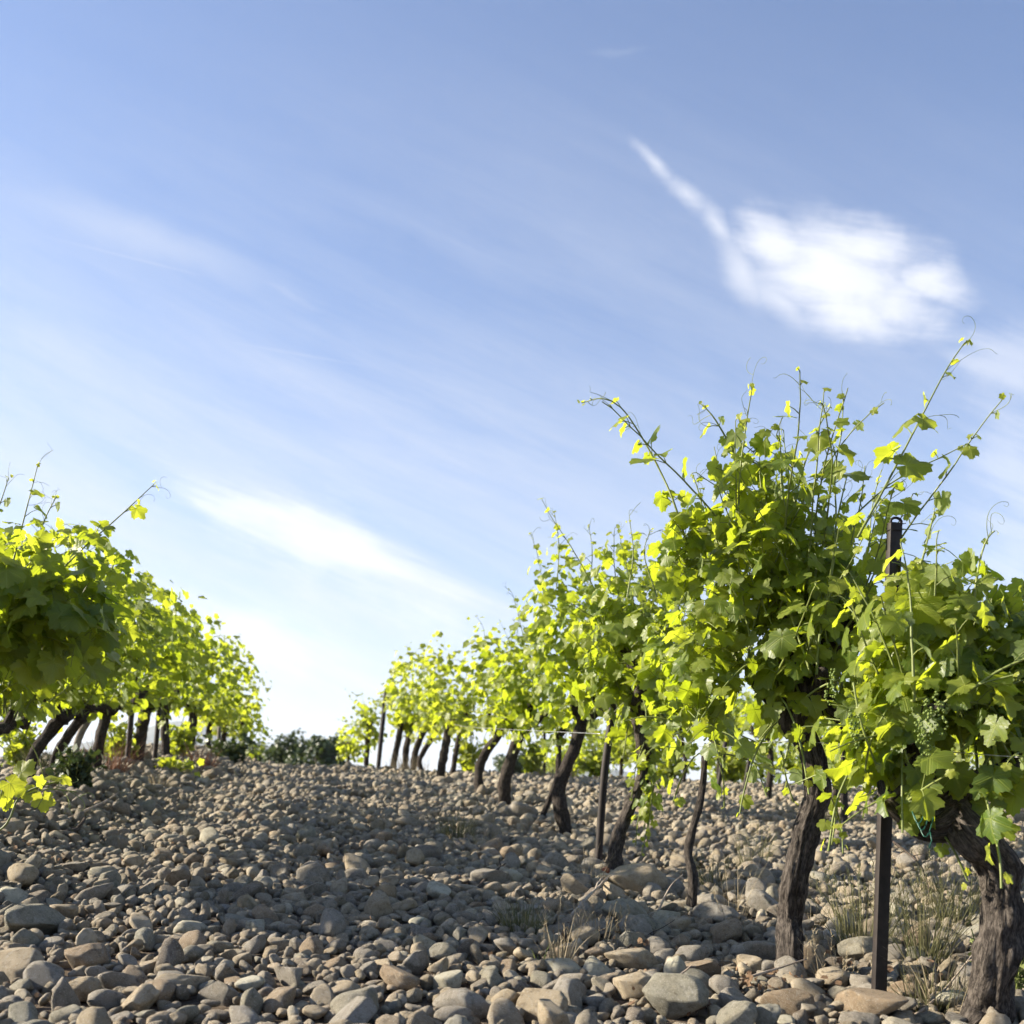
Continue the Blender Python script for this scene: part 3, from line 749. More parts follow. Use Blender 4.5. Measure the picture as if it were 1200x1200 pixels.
B = vine('vine with dark twisted trunk and knotted head, tallest foliage of the right row', RG, 2.95,
     [(926, 1150, 23), (925, 1120, 19), (927, 1075, 17.5), (931, 1030, 17), (941, 985, 17), (957, 935, 17.5), (953, 893, 17), (942, 862, 18), (932, 842, 24), (944, 826, 24)],
     arms=[([(944, 832, 17), (975, 826, 14), (992, 845, 12), (1006, 862, 10)],), ([(940, 835, 16), (905, 822, 9), (885, 800, 7)],), ([(945, 830, 16), (940, 790, 12), (930, 740, 10), (925, 700, 8)],), ([(945, 830, 14), (965, 780, 10), (970, 730, 8)],)],
     seed=2, nshoot=46, fill=[(895, 672, 82, 104, 360, .06), (826, 772, 46, 80, 150, .05), (965, 690, 44, 90, 120, .08), (800, 640, 30, 60, 60), (890, 550, 50, 45, 50)], leaf=.048, cord=.16, L=(.55, .92), up=.85, droopy=5, spread=.3, top=P(0, 478, 2.95).z,
     tall=[([(806, 640), (790, 590), (775, 555), (752, 512), (728, 478), (706, 467), (682, 472)], 2.95, .95, .07), ([(868, 640), (866, 570), (874, 500), (882, 452)], 2.85, 1.1, .055),
           ([(868, 545), (848, 508), (834, 486), (822, 474)], 2.9, .8, .05), ([(925, 620), (938, 560), (955, 510), (972, 478)], 2.95, .85, .05),
           ([(975, 640), (985, 590), (992, 560)], 3.0, .6), ([(830, 640), (822, 590), (812, 556)], 3.1, .6, .05)])
C = vine('slim young vine with thin crooked stem tied to the wire', RG, 3.9,
     [(808, 1070, 8), (812, 1030, 6.5), (807, 995, 5.5), (818, 950, 5.5), (824, 915, 4.5), (827, 876, 4.2)],
     seed=3, nshoot=12, fill=[(790, 770, 45, 80, 120)], leaf=.055, cord=.10, L=(.3, .6), up=.6, droopy=3, tall=[([(735, 700), (742, 650), (738, 610)], 4.2, .55, .05), ([(770, 700), (755, 650), (762, 622)], 4.2, .55, .05)], headoff=(-.1, .1, .12))
D = vine('vine leaning right of the thin stake, reddish foot, leaves hanging to the stones', RG, 4.85,
     [(722, 1018, 13), (722, 990, 11), (738, 945, 10), (755, 905, 11), (752, 860, 11), (746, 822, 13)],
     arms=[([(748, 830, 10), (770, 810, 8), (785, 790, 6)],), ([(746, 826, 10), (742, 780, 7), (738, 740, 6)],)],
     seed=4, nshoot=30, fill=[(738, 740, 68, 105, 330)], leaf=.058, cord=.35, L=(.45, .85), up=.62, droopy=10,
     tall=[([(652, 690), (655, 640), (650, 602)], 5.4, .7, .05), ([(690, 700), (694, 650), (690, 615)], 5.4, .6, .05)])
Fv = vine('vine with thick S shaped trunk left of the thin stake', RG, 6.5,
     [(668, 974, 12), (657, 950, 11), (656, 920, 10), (674, 875, 9.5), (682, 850, 10), (703, 828, 10)],
     arms=[([(684, 850, 8), (672, 825, 6)],)],
     seed=5, nshoot=27, fill=[(657, 735, 52, 98, 300)], leaf=.060, cord=.45, L=(.5, .98), up=.66, droopy=5, tall=[([(612, 740), (602, 700), (596, 690)], 7.2, .6, .05), ([(640, 720), (632, 660), (622, 625)], 6.6, .7, .05)])
G = vine('thin leaning vine stem between the S shaped trunk and the forked pair', RG, 7.6,
     [(632, 958, 5), (645, 935, 4.5), (654, 905, 4.5), (655, 862, 4.5)], seed=6, nshoot=8, leaf=.06, cord=.15, L=(.4, .7), droopy=2)
H = vine('stout vine of the curved pair, bending right at its head', RG, 8.5,
     [(592, 946, 11), (592, 915, 9.5), (602, 880, 9), (612, 856, 9), (628, 842, 9)], arms=[([(610, 860, 8), (590, 845, 6)],)],
     seed=7, nshoot=27, fill=[(607, 790, 42, 62, 230)], leaf=.062, cord=.5, L=(.5, .92), up=.62, tall=[([(605, 750), (608, 720), (604, 700)], 8.5, .6, .05), ([(570, 760), (566, 735), (558, 722)], 8.6, .6, .05)])
I_ = vine('slimmer vine of the curved pair, left of the stout one', RG, 9.8,
     [(563, 934, 8), (561, 905, 7), (570, 880, 7), (584, 862, 7), (588, 845, 6)], seed=8, nshoot=25, fill=[(573, 785, 36, 58, 200)], leaf=.062, cord=.5, L=(.45, .8), y0=.35)
J = vine('straight dark trunk vine in front of a far trunk cluster', RG, 12.0,
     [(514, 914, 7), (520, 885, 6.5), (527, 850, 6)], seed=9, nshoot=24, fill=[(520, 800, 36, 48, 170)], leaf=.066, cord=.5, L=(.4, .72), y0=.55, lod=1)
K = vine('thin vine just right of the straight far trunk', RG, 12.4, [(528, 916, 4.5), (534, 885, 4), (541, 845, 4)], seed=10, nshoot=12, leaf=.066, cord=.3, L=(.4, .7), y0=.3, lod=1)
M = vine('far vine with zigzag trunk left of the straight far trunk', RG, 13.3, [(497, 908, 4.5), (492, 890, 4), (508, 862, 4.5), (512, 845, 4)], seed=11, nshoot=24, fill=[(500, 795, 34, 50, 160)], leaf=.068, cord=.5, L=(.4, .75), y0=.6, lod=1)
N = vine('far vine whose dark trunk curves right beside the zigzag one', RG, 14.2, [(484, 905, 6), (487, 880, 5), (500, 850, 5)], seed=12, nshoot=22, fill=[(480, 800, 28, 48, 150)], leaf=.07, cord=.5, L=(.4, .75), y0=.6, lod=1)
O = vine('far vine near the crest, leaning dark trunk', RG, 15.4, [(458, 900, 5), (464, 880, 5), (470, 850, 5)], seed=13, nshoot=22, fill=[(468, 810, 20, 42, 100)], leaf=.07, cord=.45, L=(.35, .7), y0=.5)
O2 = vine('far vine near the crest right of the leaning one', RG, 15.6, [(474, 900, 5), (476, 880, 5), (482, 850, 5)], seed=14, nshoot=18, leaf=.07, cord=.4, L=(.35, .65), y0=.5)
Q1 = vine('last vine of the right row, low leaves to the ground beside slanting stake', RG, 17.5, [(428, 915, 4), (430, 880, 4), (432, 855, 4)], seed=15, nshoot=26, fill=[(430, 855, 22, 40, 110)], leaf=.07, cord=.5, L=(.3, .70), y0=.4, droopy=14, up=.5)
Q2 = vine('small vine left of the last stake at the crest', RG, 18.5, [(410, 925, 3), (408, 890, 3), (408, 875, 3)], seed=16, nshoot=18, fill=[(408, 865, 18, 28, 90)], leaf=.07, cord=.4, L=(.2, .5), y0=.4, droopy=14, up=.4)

# --- left row, front to back
def lx(Y): return 395 - 1.82 * F / Y
L0 = vine('nearest left vine, only its large backlit leaves show at the left edge', LG, 3.75, [(lx(3.75), 1020, 18), (lx(3.75) + 10, 900, 15), (lx(3.75) + 25, 840, 16)], seed=21, nshoot=32, fill=[(-20, 705, 110, 92, 360), (70, 708, 62, 70, 120)], leaf=.078, cord=.5, L=(.55, .95), up=.86, lod=0,
          tall=[([(15, 660), (25, 620), (34, 585), (44, 546)], 3.9, .6, .07), ([(70, 670), (100, 640), (140, 605), (182, 566)], 3.9, .75, .06), ([(40, 650), (52, 610), (66, 582)], 3.8, .6, .06), ([(-20, 640), (0, 590), (10, 560)], 3.8, .6, .06)], droopy=1)
L1 = vine('left row vine with slanting trunk at the very left edge', LG, 4.9, [(-48, 960, 14), (-35, 900, 12), (-5, 850, 12)], seed=22, nshoot=40, fill=[(72, 708, 86, 92, 340)], leaf=.066, cord=.5, L=(.5, .85), up=.88, lod=0, droopy=1)
L2 = vine('left row vine with trunk leaning right above the sprig', LG, 6.0, [(28, 925, 10), (38, 890, 9.5), (55, 862, 9), (76, 838, 10)], seed=23, nshoot=36, fill=[(125, 722, 64, 76, 300)], leaf=.064, cord=.5, L=(.5, .85), up=.88, lod=0, droopy=1)
L3 = vine('left row vine with slender bowed trunk leaning right', LG, 6.9, [(62, 915, 7), (64, 890, 7), (80, 862, 7), (104, 828, 7)], seed=24, up=.8, droopy=1, nshoot=30, fill=[(166, 735, 54, 68, 260)], leaf=.064, cord=.5, L=(.45, .82), lod=1)
L4 = vine('left row vine behind the reddish dry weeds, dark leaning trunk', LG, 7.9, [(112, 905, 8), (116, 875, 8), (126, 832, 8)], seed=25, up=.8, droopy=1, nshoot=28, fill=[(196, 748, 46, 60, 230)], leaf=.064, cord=.5, L=(.45, .82), lod=1)
L5 = vine('left row vine with the thick straight trunk in the open gap', LG, 9.2, [(160, 902, 9.5), (163, 875, 9), (172, 824, 9.5)], seed=26, up=.8, droopy=1, nshoot=28, fill=[(222, 764, 42, 52, 200)], leaf=.065, cord=.5, L=(.45, .80), lod=1)
L6 = vine('left row vine with bulging straight trunk right of the open gap', LG, 10.6, [(196, 896, 7.5), (194, 870, 6.5), (192, 822, 7)], seed=27, up=.75, droopy=2, nshoot=28, fill=[(243, 772, 38, 50, 190)], leaf=.066, cord=.5, L=(.45, .78), lod=1)
L7 = vine('left row vine in dark silhouette past the low creeping leaves', LG, 12.4, [(222, 894, 6), (224, 870, 6), (226, 828, 6)], seed=28, nshoot=28, fill=[(264, 790, 34, 52, 190)], leaf=.068, cord=.5, L=(.42, .76), y0=.3)
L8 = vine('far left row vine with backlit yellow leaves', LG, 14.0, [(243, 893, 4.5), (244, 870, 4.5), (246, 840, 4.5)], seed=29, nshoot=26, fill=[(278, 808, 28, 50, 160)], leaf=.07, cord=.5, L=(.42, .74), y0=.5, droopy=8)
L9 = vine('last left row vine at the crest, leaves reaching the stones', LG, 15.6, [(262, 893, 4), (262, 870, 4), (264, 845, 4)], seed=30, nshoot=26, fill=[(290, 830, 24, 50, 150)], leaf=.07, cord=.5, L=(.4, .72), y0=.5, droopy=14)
L10 = vine('vine beyond the crest at the left row end', LG, 17.6, [(284, 905, 4), (284, 870, 4), (284, 850, 4)], seed=31, nshoot=26, fill=[(298, 862, 20, 32, 120)], leaf=.07, cord=.5, L=(.3, .62), y0=.4, droopy=16, up=.45)

# --- rows behind: copies of a few kinds of vine
def vine_at(l, Y, label, group, seed, proto=None):
    x = rowx(l, Y); px = 600 + F * x / Y; r = random.Random(seed)
    gy = HZ - F * (gzf(x, Y) - CAMH) / Y; h = r.uniform(.62, .74) * F / Y; ln = r.uniform(-.15, .18) * F / Y; rr = r.uniform(.036, .05) * F / Y
    return vine(label, group, Y, [(px, gy, rr), (px + ln * .2 + rr * .6, gy - h * .45, rr * .85), (px + ln, gy - h, rr * .9)], seed=seed, nshoot=24, fill=[(px + ln, gy - h - .32 * F / Y, .40 * F / Y, .36 * F / Y, 230)], leaf=.066, cord=.5, L=(.45, .80), y0=.2, lod=1 if Y < 10 else 2, droopy=5)
protos = [vine_at(4.45, 6.6, 'nearest vine of the second row, behind the post and gnarled trunk', 'grapevines in the second row on the right', 41),
          vine_at(4.45, 7.9, 'second row vine with forked trunk beside the dark post', 'grapevines in the second row on the right', 42),
          vine_at(4.45, 9.2, 'second row vine seen just right of the dark twisted trunk', 'grapevines in the second row on the right', 43),
          vine_at(4.45, 10.6, 'second row vine seen just left of the dark twisted trunk', 'grapevines in the second row on the right', 44)]
def copy_vine(src, l, Y, rz, sc, label, group):
    x = rowx(l, Y); c = src.copy(); COL.objects.link(c); c.location = (x, Y, gzf(x, Y)); c.rotation_euler = (0, 0, rz); c.scale = (sc, sc, sc)
    tag(c, label, 'grapevine', group)
    for ch in src.children:
        d = ch.copy(); COL.objects.link(d); d.parent = c
        for g in ch.children:
            e = g.copy(); COL.objects.link(e); e.parent = d
    return c
g2 = 'grapevines in the second row on the right'
for k, (Y, lab) in enumerate([(11.9, 'second row vine above the bright stones left of the dark twisted trunk'), (13.2, 'second row vine behind the slim young vine'), (14.6, 'second row vine between the slim young vine and the hanging leaves'),
                              (16.1, 'second row vine near the crest behind the hanging leaves'), (17.6, 'second row vine just over the crest'), (19.2, 'second row vine sunk beyond the crest, only leaves showing'), (20.8, 'last second row vine beyond the crest')]):
    copy_vine(protos[k % 4], 4.45, Y, rnd.uniform(0, 6), rnd.uniform(.92, 1.08), lab, g2)
for l, gname, first, Ys in ((7.6, 'grapevines in the third row on the right', 'third row', [9.0, 10.2, 11.4, 12.6, 13.8, 15.2, 17.0, 18.6, 20.2]), (10.8, 'grapevines in the fourth row on the right', 'fourth row', [11.6, 12.8, 14.0, 15.2, 16.6, 18.2, 19.8]),
                  (14.0, 'grapevines in the fifth row on the right', 'fifth row', [13.6, 15.0, 16.4, 18.0]), (-4.95, 'grapevines behind the left row', 'row behind the left row', [8.6, 9.9, 11.2, 12.7, 14.2, 15.8]), (-8.1, 'grapevines two rows behind the left row', 'outermost left row', [12.4, 14.0, 15.6])):
    for k, Y in enumerate(Ys):
        o_ = ['front', 'second', 'third', 'fourth', 'fifth', 'sixth', 'seventh', 'eighth', 'ninth'][k]
        copy_vine(protos[(k + int(abs(l))) % 4], l, Y, rnd.uniform(0, 6), rnd.uniform(.9, 1.05), f'{o_} vine from the camera in the {first}', gname)

# ------------------------------------------------------------------ low vine sprig at the left edge
def sprig():
    r = random.Random(5); g = Vector((-1.62, 3.0, gzf(-1.62, 3.0))); root = empty('vine_sprig', g)
    tag(root, 'bright yellow green vine sprig with tendrils, low at the left edge', 'vine shoot')
    T = Tubes(); LV = Leaves(0); Y = 3.0
    a = [g - Vector((0, 0, .03)), P(-25, 1000, Y), P(8, 965, Y), P(22, 935, Y), P(45, 922, Y), P(72, 915, Y)]
    sp, _ = spline(a, .02); T.add(sp, .0032, 6)
    b, _ = spline([P(22, 935, Y), P(55, 925, Y), P(90, 928, Y)], .02); T.add(b, .002, 5)
    for (x, y, s, ty) in ((12, 918, .055, -.4), (25, 905, .05, .5), (30, 925, .045, -.6), (2, 925, .05, -.5), (60, 912, .032, .1), (74, 912, .03, -.5), (48, 918, .03, .3), (50, 935, .045, -.8), (8, 940, .03, -.8)):
        p = P(x, y, Y + r.uniform(-.05, .05)); LV.add(p, Vector((r.uniform(-.3, .8), r.uniform(-.4, .2), ty)), Vector((.3, -.8, .6)) + rv3(r, .2), s, .75)
        T.add([p, p + Vector((r.uniform(-.03, .0), 0, -.03))], .0012, 4)
    for q in (.7, .85, .98): tendril(r, T, b[int((len(b) - 1) * q)], Vector((1, 0, -.1)) + rv3(r, .4), .11, .0016)
    s = new_obj('shoot', T.mesh('shoot', SHOOT, root.location), root); new_obj('foliage', LV.mesh('foliage', LEAF, root.location), root)
sprig()
def hanging(label, Y, px, leaf, seed, young=.2, parent=None, node=.04):
    r = random.Random(seed); T = Tubes(); LV = Leaves(0 if Y < 6 else 1)
    for path in px:
        sp, _ = spline([P(a, b, Y + r.uniform(-.03, .03)) for a, b in path], .02); T.add(sp, .0028, 5); leafy(r, sp, LV, T, leaf, sp[0], node=node, tipfrac=.4, y0=young, double=.6)
    s = new_obj('shoot', T.mesh('shoot', SHOOT, parent.location), parent); new_obj('foliage', LV.mesh('foliage', LEAF, parent.location), s)
hanging('', 4.8, [[(765, 850), (768, 900), (762, 950), (752, 1000)], [(775, 860), (758, 910), (748, 960), (745, 990)], [(755, 870), (745, 900), (740, 935)], [(768, 880), (764, 930), (758, 990)]], .042, 61, .1, D, .03)
hanging('', 3.1, [[(955, 890), (972, 930), (985, 965), (988, 1000)], [(960, 900), (978, 950), (975, 990)], [(915, 880), (922, 915), (930, 940)]], .036, 62, .15, B, .035)
hanging('', 2.4, [[(1040, 830), (1020, 870), (1012, 915)], [(1060, 880), (1075, 930), (1078, 965)], [(1000, 800), (1010, 850), (1030, 905)]], .040, 63, .25, A, .04)
# green plastic ties on the right trunk
T = Tubes()
for k in range(3):
    pts = [P(1068 + 18 * t + 4 * k, 958 + (k * 8 - 10) + 22 * math.sin(t * 3.0) - t * 10, 2.33 - .03 * math.sin(t * 3)) for t in np.linspace(0, 1, 9)]
    T.add(pts, .0013, 5)
T.add([P(1090, 975, 2.33), P(1092, 985, 2.32), P(1089, 994, 2.33)], .0016, 5)
new_obj('tie', T.mesh('tie', TIE, A.location), A)

# ------------------------------------------------------------------ posts, stakes and wire
def lpost(label, px0, px1, Y, wpx, name='vineyard_post', hole=True, mat=POST, cat='post'):
    """steel angle-section post with punched rolled top"""
    b = P(px0[0], px0[1], Y); t = P(px1[0], px1[1], Y); b.z = min(b.z, gzf(b.x, b.y) - .05)
    w_ = wpx / F * Y; th = max(.0035, w_ * .12); ax = (t - b).normalized(); X = Vector((1, .25, 0)).normalized(); X = (X - ax * X.dot(ax)).normalized(); Yv = ax.cross(X)
    root = empty(name, (b.x, b.y, gzf(b.x, b.y))); tag(root, label, cat, 'trellis posts and stakes')
    prof = [(-.5, 0), (.5, 0), (.5, .55), (.5 - .12, .55), (.5 - .12, .12), (-.5 + .12, .12), (-.5 + .12, .55), (-.5, .55)]
    V = []; Q = []; n = len(prof); steps = 14
    for i in range(steps + 1):
        c = b.lerp(t, i / steps)
        for (u, v) in prof: V.append(tuple(c + X * u * w_ + Yv * v * w_))
    for i in range(steps):
        for k in range(n): Q.append((i * n + k, i * n + (k + 1) % n, (i + 1) * n + (k + 1) % n, (i + 1) * n + k))
    me = mesh_np('shaft', np.array(V), [np.array(Q)], mat, False, origin=root.location)
    o = new_obj('shaft', me, root)
    bv = o.modifiers.new('bevel', 'BEVEL'); bv.width = .0008; bv.segments = 2
    if hole:
        T = Tubes(); c = t + ax * 0.002
        T.add([c + X * (w_ * .46 * math.cos(a)) + Yv * (w_ * .1) + ax * (w_ * .30 * math.sin(a)) for a in np.linspace(0, 2 * math.pi, 20)], .0035, 7)
        T.add([c + X * (w_ * (.5 + .5 * q)) + Yv * (.01 * math.sin(q * 5)) + ax * (-.004 + .01 * q * (1 - q)) for q in np.linspace(-.1, .6, 6)], .0012, 5)
        T.add([c - ax * .022 + X * (w_ * .58 * math.cos(a)) + Yv * (w_ * .3 + w_ * .45 * math.sin(a)) for a in np.linspace(0, 2 * math.pi, 20)], .0012, 5)
        new_obj('rolled_top', T.mesh('rolled_top', mat, root.location), root)
    return root
def stake(label, pts, Y, rpx, mat=POST, cat='stake', name='vine_stake'):
    p = [P(a, b, Y) for a, b in pts]; p[0].z = min(p[0].z, gzf(p[0].x, Y) - .05)
    T = Tubes(); sp, _ = spline(p, .06); T.add(sp, rpx / F * Y, 10, rough=.08, rs=3)
    o = new_obj(name, T.mesh(name, mat, (p[0].x, Y, gzf(p[0].x, Y))), loc=(p[0].x, Y, gzf(p[0].x, Y))); tag(o, label, cat, 'trellis posts and stakes'); return o
lpost('dark rusty steel post in front, between the two nearest trunks', (1031, 1168), (1051, 612), 2.60, 15.5)
lpost('dark steel post in the second row, seen right of the twisted trunk', (991, 945), (990, 850), 8.0, 7, hole=False)
stake('thin dark stake slanting between S shaped trunk and hanging leaves', [(700, 996), (708, 910), (719, 826)], 5.1, 4.6)
stake('slanting dark stake by the last vine at the crest', [(440, 905), (452, 812)], 16.8, 2.6)
stake('slim upright stake far behind the curved trunk pair', [(638, 910), (638, 845)], 14.0, 1.8)
stake('pale grey wooden stake leaning in the left row', [(84, 905), (92, 866), (115, 826)], 7.3, 4.0, mat=WOOD)
stake('thin dark rod standing beside the thick straight left trunk', [(180, 900), (184, 860), (187, 822)], 9.7, 2.8)
stake('slim grey wooden peg under the far left foliage', [(256, 892), (257, 852)], 13.0, 2.2, mat=WOOD)
stake('dark stake top poking through the left canopy', [(148, 900), (160, 780), (172, 722)], 8.9, 3.2)
stake('slim dark stake in the second row left of the twisted trunk', [(838, 930), (850, 870)], 10.2, 2.8)
stake('thin dark stake farther back in the second row', [(870, 925), (882, 868)], 11.5, 2.2)
def wire(label, pts3, rad=.0013):
    T = Tubes(); sp, _ = spline(pts3, .1); T.add(sp, rad, 6); o = new_obj('trellis_wire', T.mesh('trellis_wire', WIRE, tuple(pts3[0])), loc=pts3[0]); tag(o, label, 'wire')
wire('thin pale trellis wire stretched from slim young vine past the steel post', [P(720, 836, 5.1), P(772, 858, 4.4), P(829, 876, 3.88), P(915, 869, 3.15), P(1038, 876, 2.60), P(1230, 890, 2.2)])

wire('thin wire of the second row running toward the crest at trunk height', [Vector((rowx(4.45, Y_), Y_, gzf(rowx(4.45, Y_), Y_) + .62)) for Y_ in (4.5, 7.5, 10.5, 13.5, 16.5)], .0018)
wire('thin wire of the right row running back from the thin stake', [Vector((rowx(1.31, Y_), Y_, gzf(rowx(1.31, Y_), Y_) + .66)) for Y_ in (5.1, 7.5, 10.0, 13.0, 16.0)], .0018)

# ------------------------------------------------------------------ weeds, grasses, twigs
def blade(Vs, Qs, p, d, L, wd, bend, r):
    n = 6; side = Vector((d.y, -d.x, 0)); side = side.normalized() if side.length > .01 else Vector((1, 0, 0)); side = (Matrix.Rotation(r.uniform(0, 3.1), 3, 'Z') @ side)
    b = len(Vs); q = Vector(p); d = d.normalized()
    for i in range(n + 1):
        t = i / n; ww = wd * (1 - t ** 1.5) + .0003
        Vs.append(tuple(q - side * ww)); Vs.append(tuple(q + side * ww + Vector((0, 0, 0))))
        d = (d + Vector((d.x, d.y, 0)) * bend * .25 + Vector((0, 0, -bend * .18))).normalized(); q = q + d * L / n
    for i in range(n): Qs.append((b + 2 * i, b + 2 * i + 1, b + 2 * i + 3, b + 2 * i + 2))
def tuft(label, px, py, wpx, hpx, n, mat=GRASSG, seed=1, wd=.0016, cat='grass tuft', name='grass_tuft', seeds=False, group='weeds among the stones', spreadf=.5, bend=.6):
    g = ground_at(px, py); s = g.y / F; r = random.Random(seed); Vs = []; Qs = []
    for i in range(n):
        a = r.uniform(0, 6.28); rr = wpx * s * .28 * math.sqrt(r.random()); p = Vector((g.x + rr * math.cos(a), g.y + rr * math.sin(a), 0)); p.z = gzf(p.x, p.y) - .01
        d = Vector((math.cos(a) * spreadf * r.random(), math.sin(a) * spreadf * r.random(), 1)); L_ = hpx * s * r.uniform(.45, 1.1)
        blade(Vs, Qs, p, d, L_, wd * r.uniform(.6, 1.2), bend * r.uniform(.1, 1.2), r)
        if seeds and r.random() < .4:
            q = p + d.normalized() * L_ * .9
            for k in range(8): blade(Vs, Qs, q + Vector((0, 0, -k * .006)), Vector((r.gauss(0, .5), r.gauss(0, .5), 1)), .014, .0012, .2, r)
    o = new_obj(name, mesh_np(name, np.array(Vs), [np.array(Qs)], mat, True, origin=g), loc=g); tag(o, label, cat, group); return o
tuft('green grass tuft in shade left of the curved trunk pair', 535, 985, 62, 42, 170, seed=1)
tuft('wispy dry straw beside the green tuft by the curved trunks', 566, 995, 40, 46, 36, GRASSD, 2, .0011)
tuft('sparse green grass clump in the middle foreground', 612, 1095, 70, 50, 150, seed=3, wd=.0012)
tuft('pale dry straw stalks fanning up in the middle foreground', 655, 1140, 50, 85, 36, GRASSD, 4, .0012, seeds=True)
tuft('single bright green sprout among foreground stones', 633, 1135, 10, 34, 7, WEEDL, 5, .0024, 'sprout', 'green_sprout')
tuft('tall thin grass behind the slim young vine', 880, 1020, 60, 75, 80, GRASSG, 6, .0011, seeds=True)
tuft('dry stalks standing between the slim vine and twisted trunk', 858, 1085, 60, 100, 22, GRASSD, 7, .0011, seeds=True)
tuft('green grass around the foot of the steel post', 1010, 1120, 90, 120, 130, GRASSG, 8, .0013, seeds=True)
tuft('tall green grass right of the steel post', 1082, 1130, 80, 130, 110, GRASSG, 9, .0012, seeds=True)
tuft('pale stalks at the bottom right between post and trunk', 1105, 1190, 90, 110, 34, GRASSD, 10, .0014)
tuft('fine pale grass stalks left of the steel post foot', 985, 1160, 90, 80, 22, GRASSD, 31, .0009, seeds=True)
tuft('green grass haze between the post and gnarled trunk', 1120, 1085, 80, 110, 120, GRASSG, 32, .0011, seeds=True)
tuft('low green grass under the gnarled trunk', 1090, 1185, 110, 60, 120, GRASSG, 33, .0013)
tuft('sparse straw stalks between the two boulders near the bottom', 700, 1110, 90, 70, 36, GRASSD, 34, .0009, seeds=True)
tuft('green grass tuft right of the slim young vine foot', 838, 1045, 50, 60, 70, GRASSG, 35, .0011, seeds=True)
tuft('dry straw beneath the second row right of the twisted trunk', 1130, 985, 90, 34, 90, GRASSD, 36, .0014)
tuft('dark green weed patch at the second row post', 985, 965, 66, 26, 170, GRASSG, 11, .002)
tuft('dry grass at the foot of the twisted trunk', 950, 1090, 70, 46, 18, GRASSD, 12, .0011)
tuft('thin grass beside the red foot of the leaning vine', 690, 1040, 60, 60, 40, GRASSD, 13, .0010)
tuft('dry straw tuft on the left slope below the row', 185, 925, 36, 24, 90, GRASSD, 14, .0022)
tuft('green grass at the base of the left row', 45, 905, 60, 40, 160, GRASSG, 15, .003)
tuft('reddish dry weeds under the left row', 125, 905, 70, 62, 150, REDDRY, 16, .0026, 'dry weed', 'dry_weed', spreadf=.8)
tuft('dry brown weeds beneath the far left vines', 235, 898, 60, 30, 130, REDDRY, 17, .004, 'dry weed', 'dry_weed', spreadf=.8)
tuft('yellow dry grass under the far right row vines', 478, 905, 80, 26, 160, GRASSD, 18, .003)
tuft('yellow dry grass strip at the crest between the trunks', 655, 915, 80, 24, 170, GRASSD, 19, .003)
def bush(label, px, py, wpx, hpx, n, seed, size, name, mat=None, young=.2, cat='weed'):
    g = ground_at(px, py); s = g.y / F; r = random.Random(seed); root = empty(name, g); tag(root, label, cat, 'weeds among the stones'); LV = Leaves(2 if size < .03 else 1); T = Tubes()
    for i in range(max(5, n // 9)):
        a = r.uniform(0, 6.28); e = g + Vector((math.cos(a) * wpx * s * .5 * r.random(), math.sin(a) * wpx * s * .4 * r.random(), hpx * s * r.uniform(.4, 1)))
        m = g.lerp(e, .5) + Vector((0, 0, .1 * hpx * s)); sp, _ = spline([g - Vector((0, 0, .02)), m, e], .02); T.add(sp, .0016 * g.y / 2.5, 4)
        for k in range(9):
            q = sp[r.randrange(len(sp) // 4, len(sp))] + rv3(r, size * .8); LV.add(q, rv3(r, 1) + Vector((0, 0, .3)), Vector((0, 0, .8)) + rv3(r, .6), size * r.uniform(.6, 1.2), young)
    new_obj('stem', T.mesh('stem', SHOOT, g), root); new_obj('foliage', LV.mesh('foliage', mat or LEAF, g), root)
bush('dark leafy bush hugging the stones under the left row', 88, 925, 66, 50, 500, 71, .034, 'low_bush', OAKL, 0.0, 'bush')
bush('low creeping vine leaves glowing on the left slope', 200, 905, 70, 12, 90, 72, .05, 'creeping_vine', LEAF, .6, 'creeping vine')
bush('small prickly green weed at the bottom right corner', 1185, 1195, 80, 120, 420, 73, .011, 'prickly_weed', WEEDL)
bush('little green weed at the foot of the right trunk', 1150, 1150, 50, 70, 160, 74, .010, 'prickly_weed', WEEDL)
bush('young yellow green shrub seen between the trunks at the crest', 628, 905, 40, 45, 200, 75, .07, 'small_shrub', LEAF, .5, 'shrub')
bush('tangled green weeds behind the first leaning left trunk', 20, 903, 60, 55, 260, 81, .040, 'low_bush', LEAF, .3, 'bush')
bush('yellow green leafy shrub low between the left trunks', 140, 893, 50, 48, 240, 82, .050, 'small_shrub', LEAF, .5, 'shrub')
bush('leafy scrub right of the bulging left trunk', 212, 890, 44, 40, 220, 83, .055, 'small_shrub', LEAF, .3, 'shrub')
bush('dark scrub under the far left row end', 268, 894, 60, 30, 260, 84, .060, 'low_bush', OAKL, .2, 'bush')
bush('yellow green shrub at the crest left of the curved trunks', 548, 905, 44, 48, 220, 85, .060, 'small_shrub', LEAF, .5, 'shrub')
bush('leafy green shrub at the crest right of the S shaped trunk', 700, 908, 60, 44, 240, 86, .060, 'small_shrub', LEAF, .4, 'shrub')
bush('low leafy shrub at the crest behind the hanging leaves', 785, 912, 70, 44, 260, 87, .060, 'small_shrub', LEAF, .4, 'shrub')
bush('wide low shrub at the crest left of the twisted trunk', 858, 916, 80, 46, 300, 88, .060, 'small_shrub', LEAF, .5, 'shrub')
bush('low shrub at the crest between twisted trunk and steel post', 985, 922, 70, 46, 260, 89, .060, 'small_shrub', LEAF, .4, 'shrub')
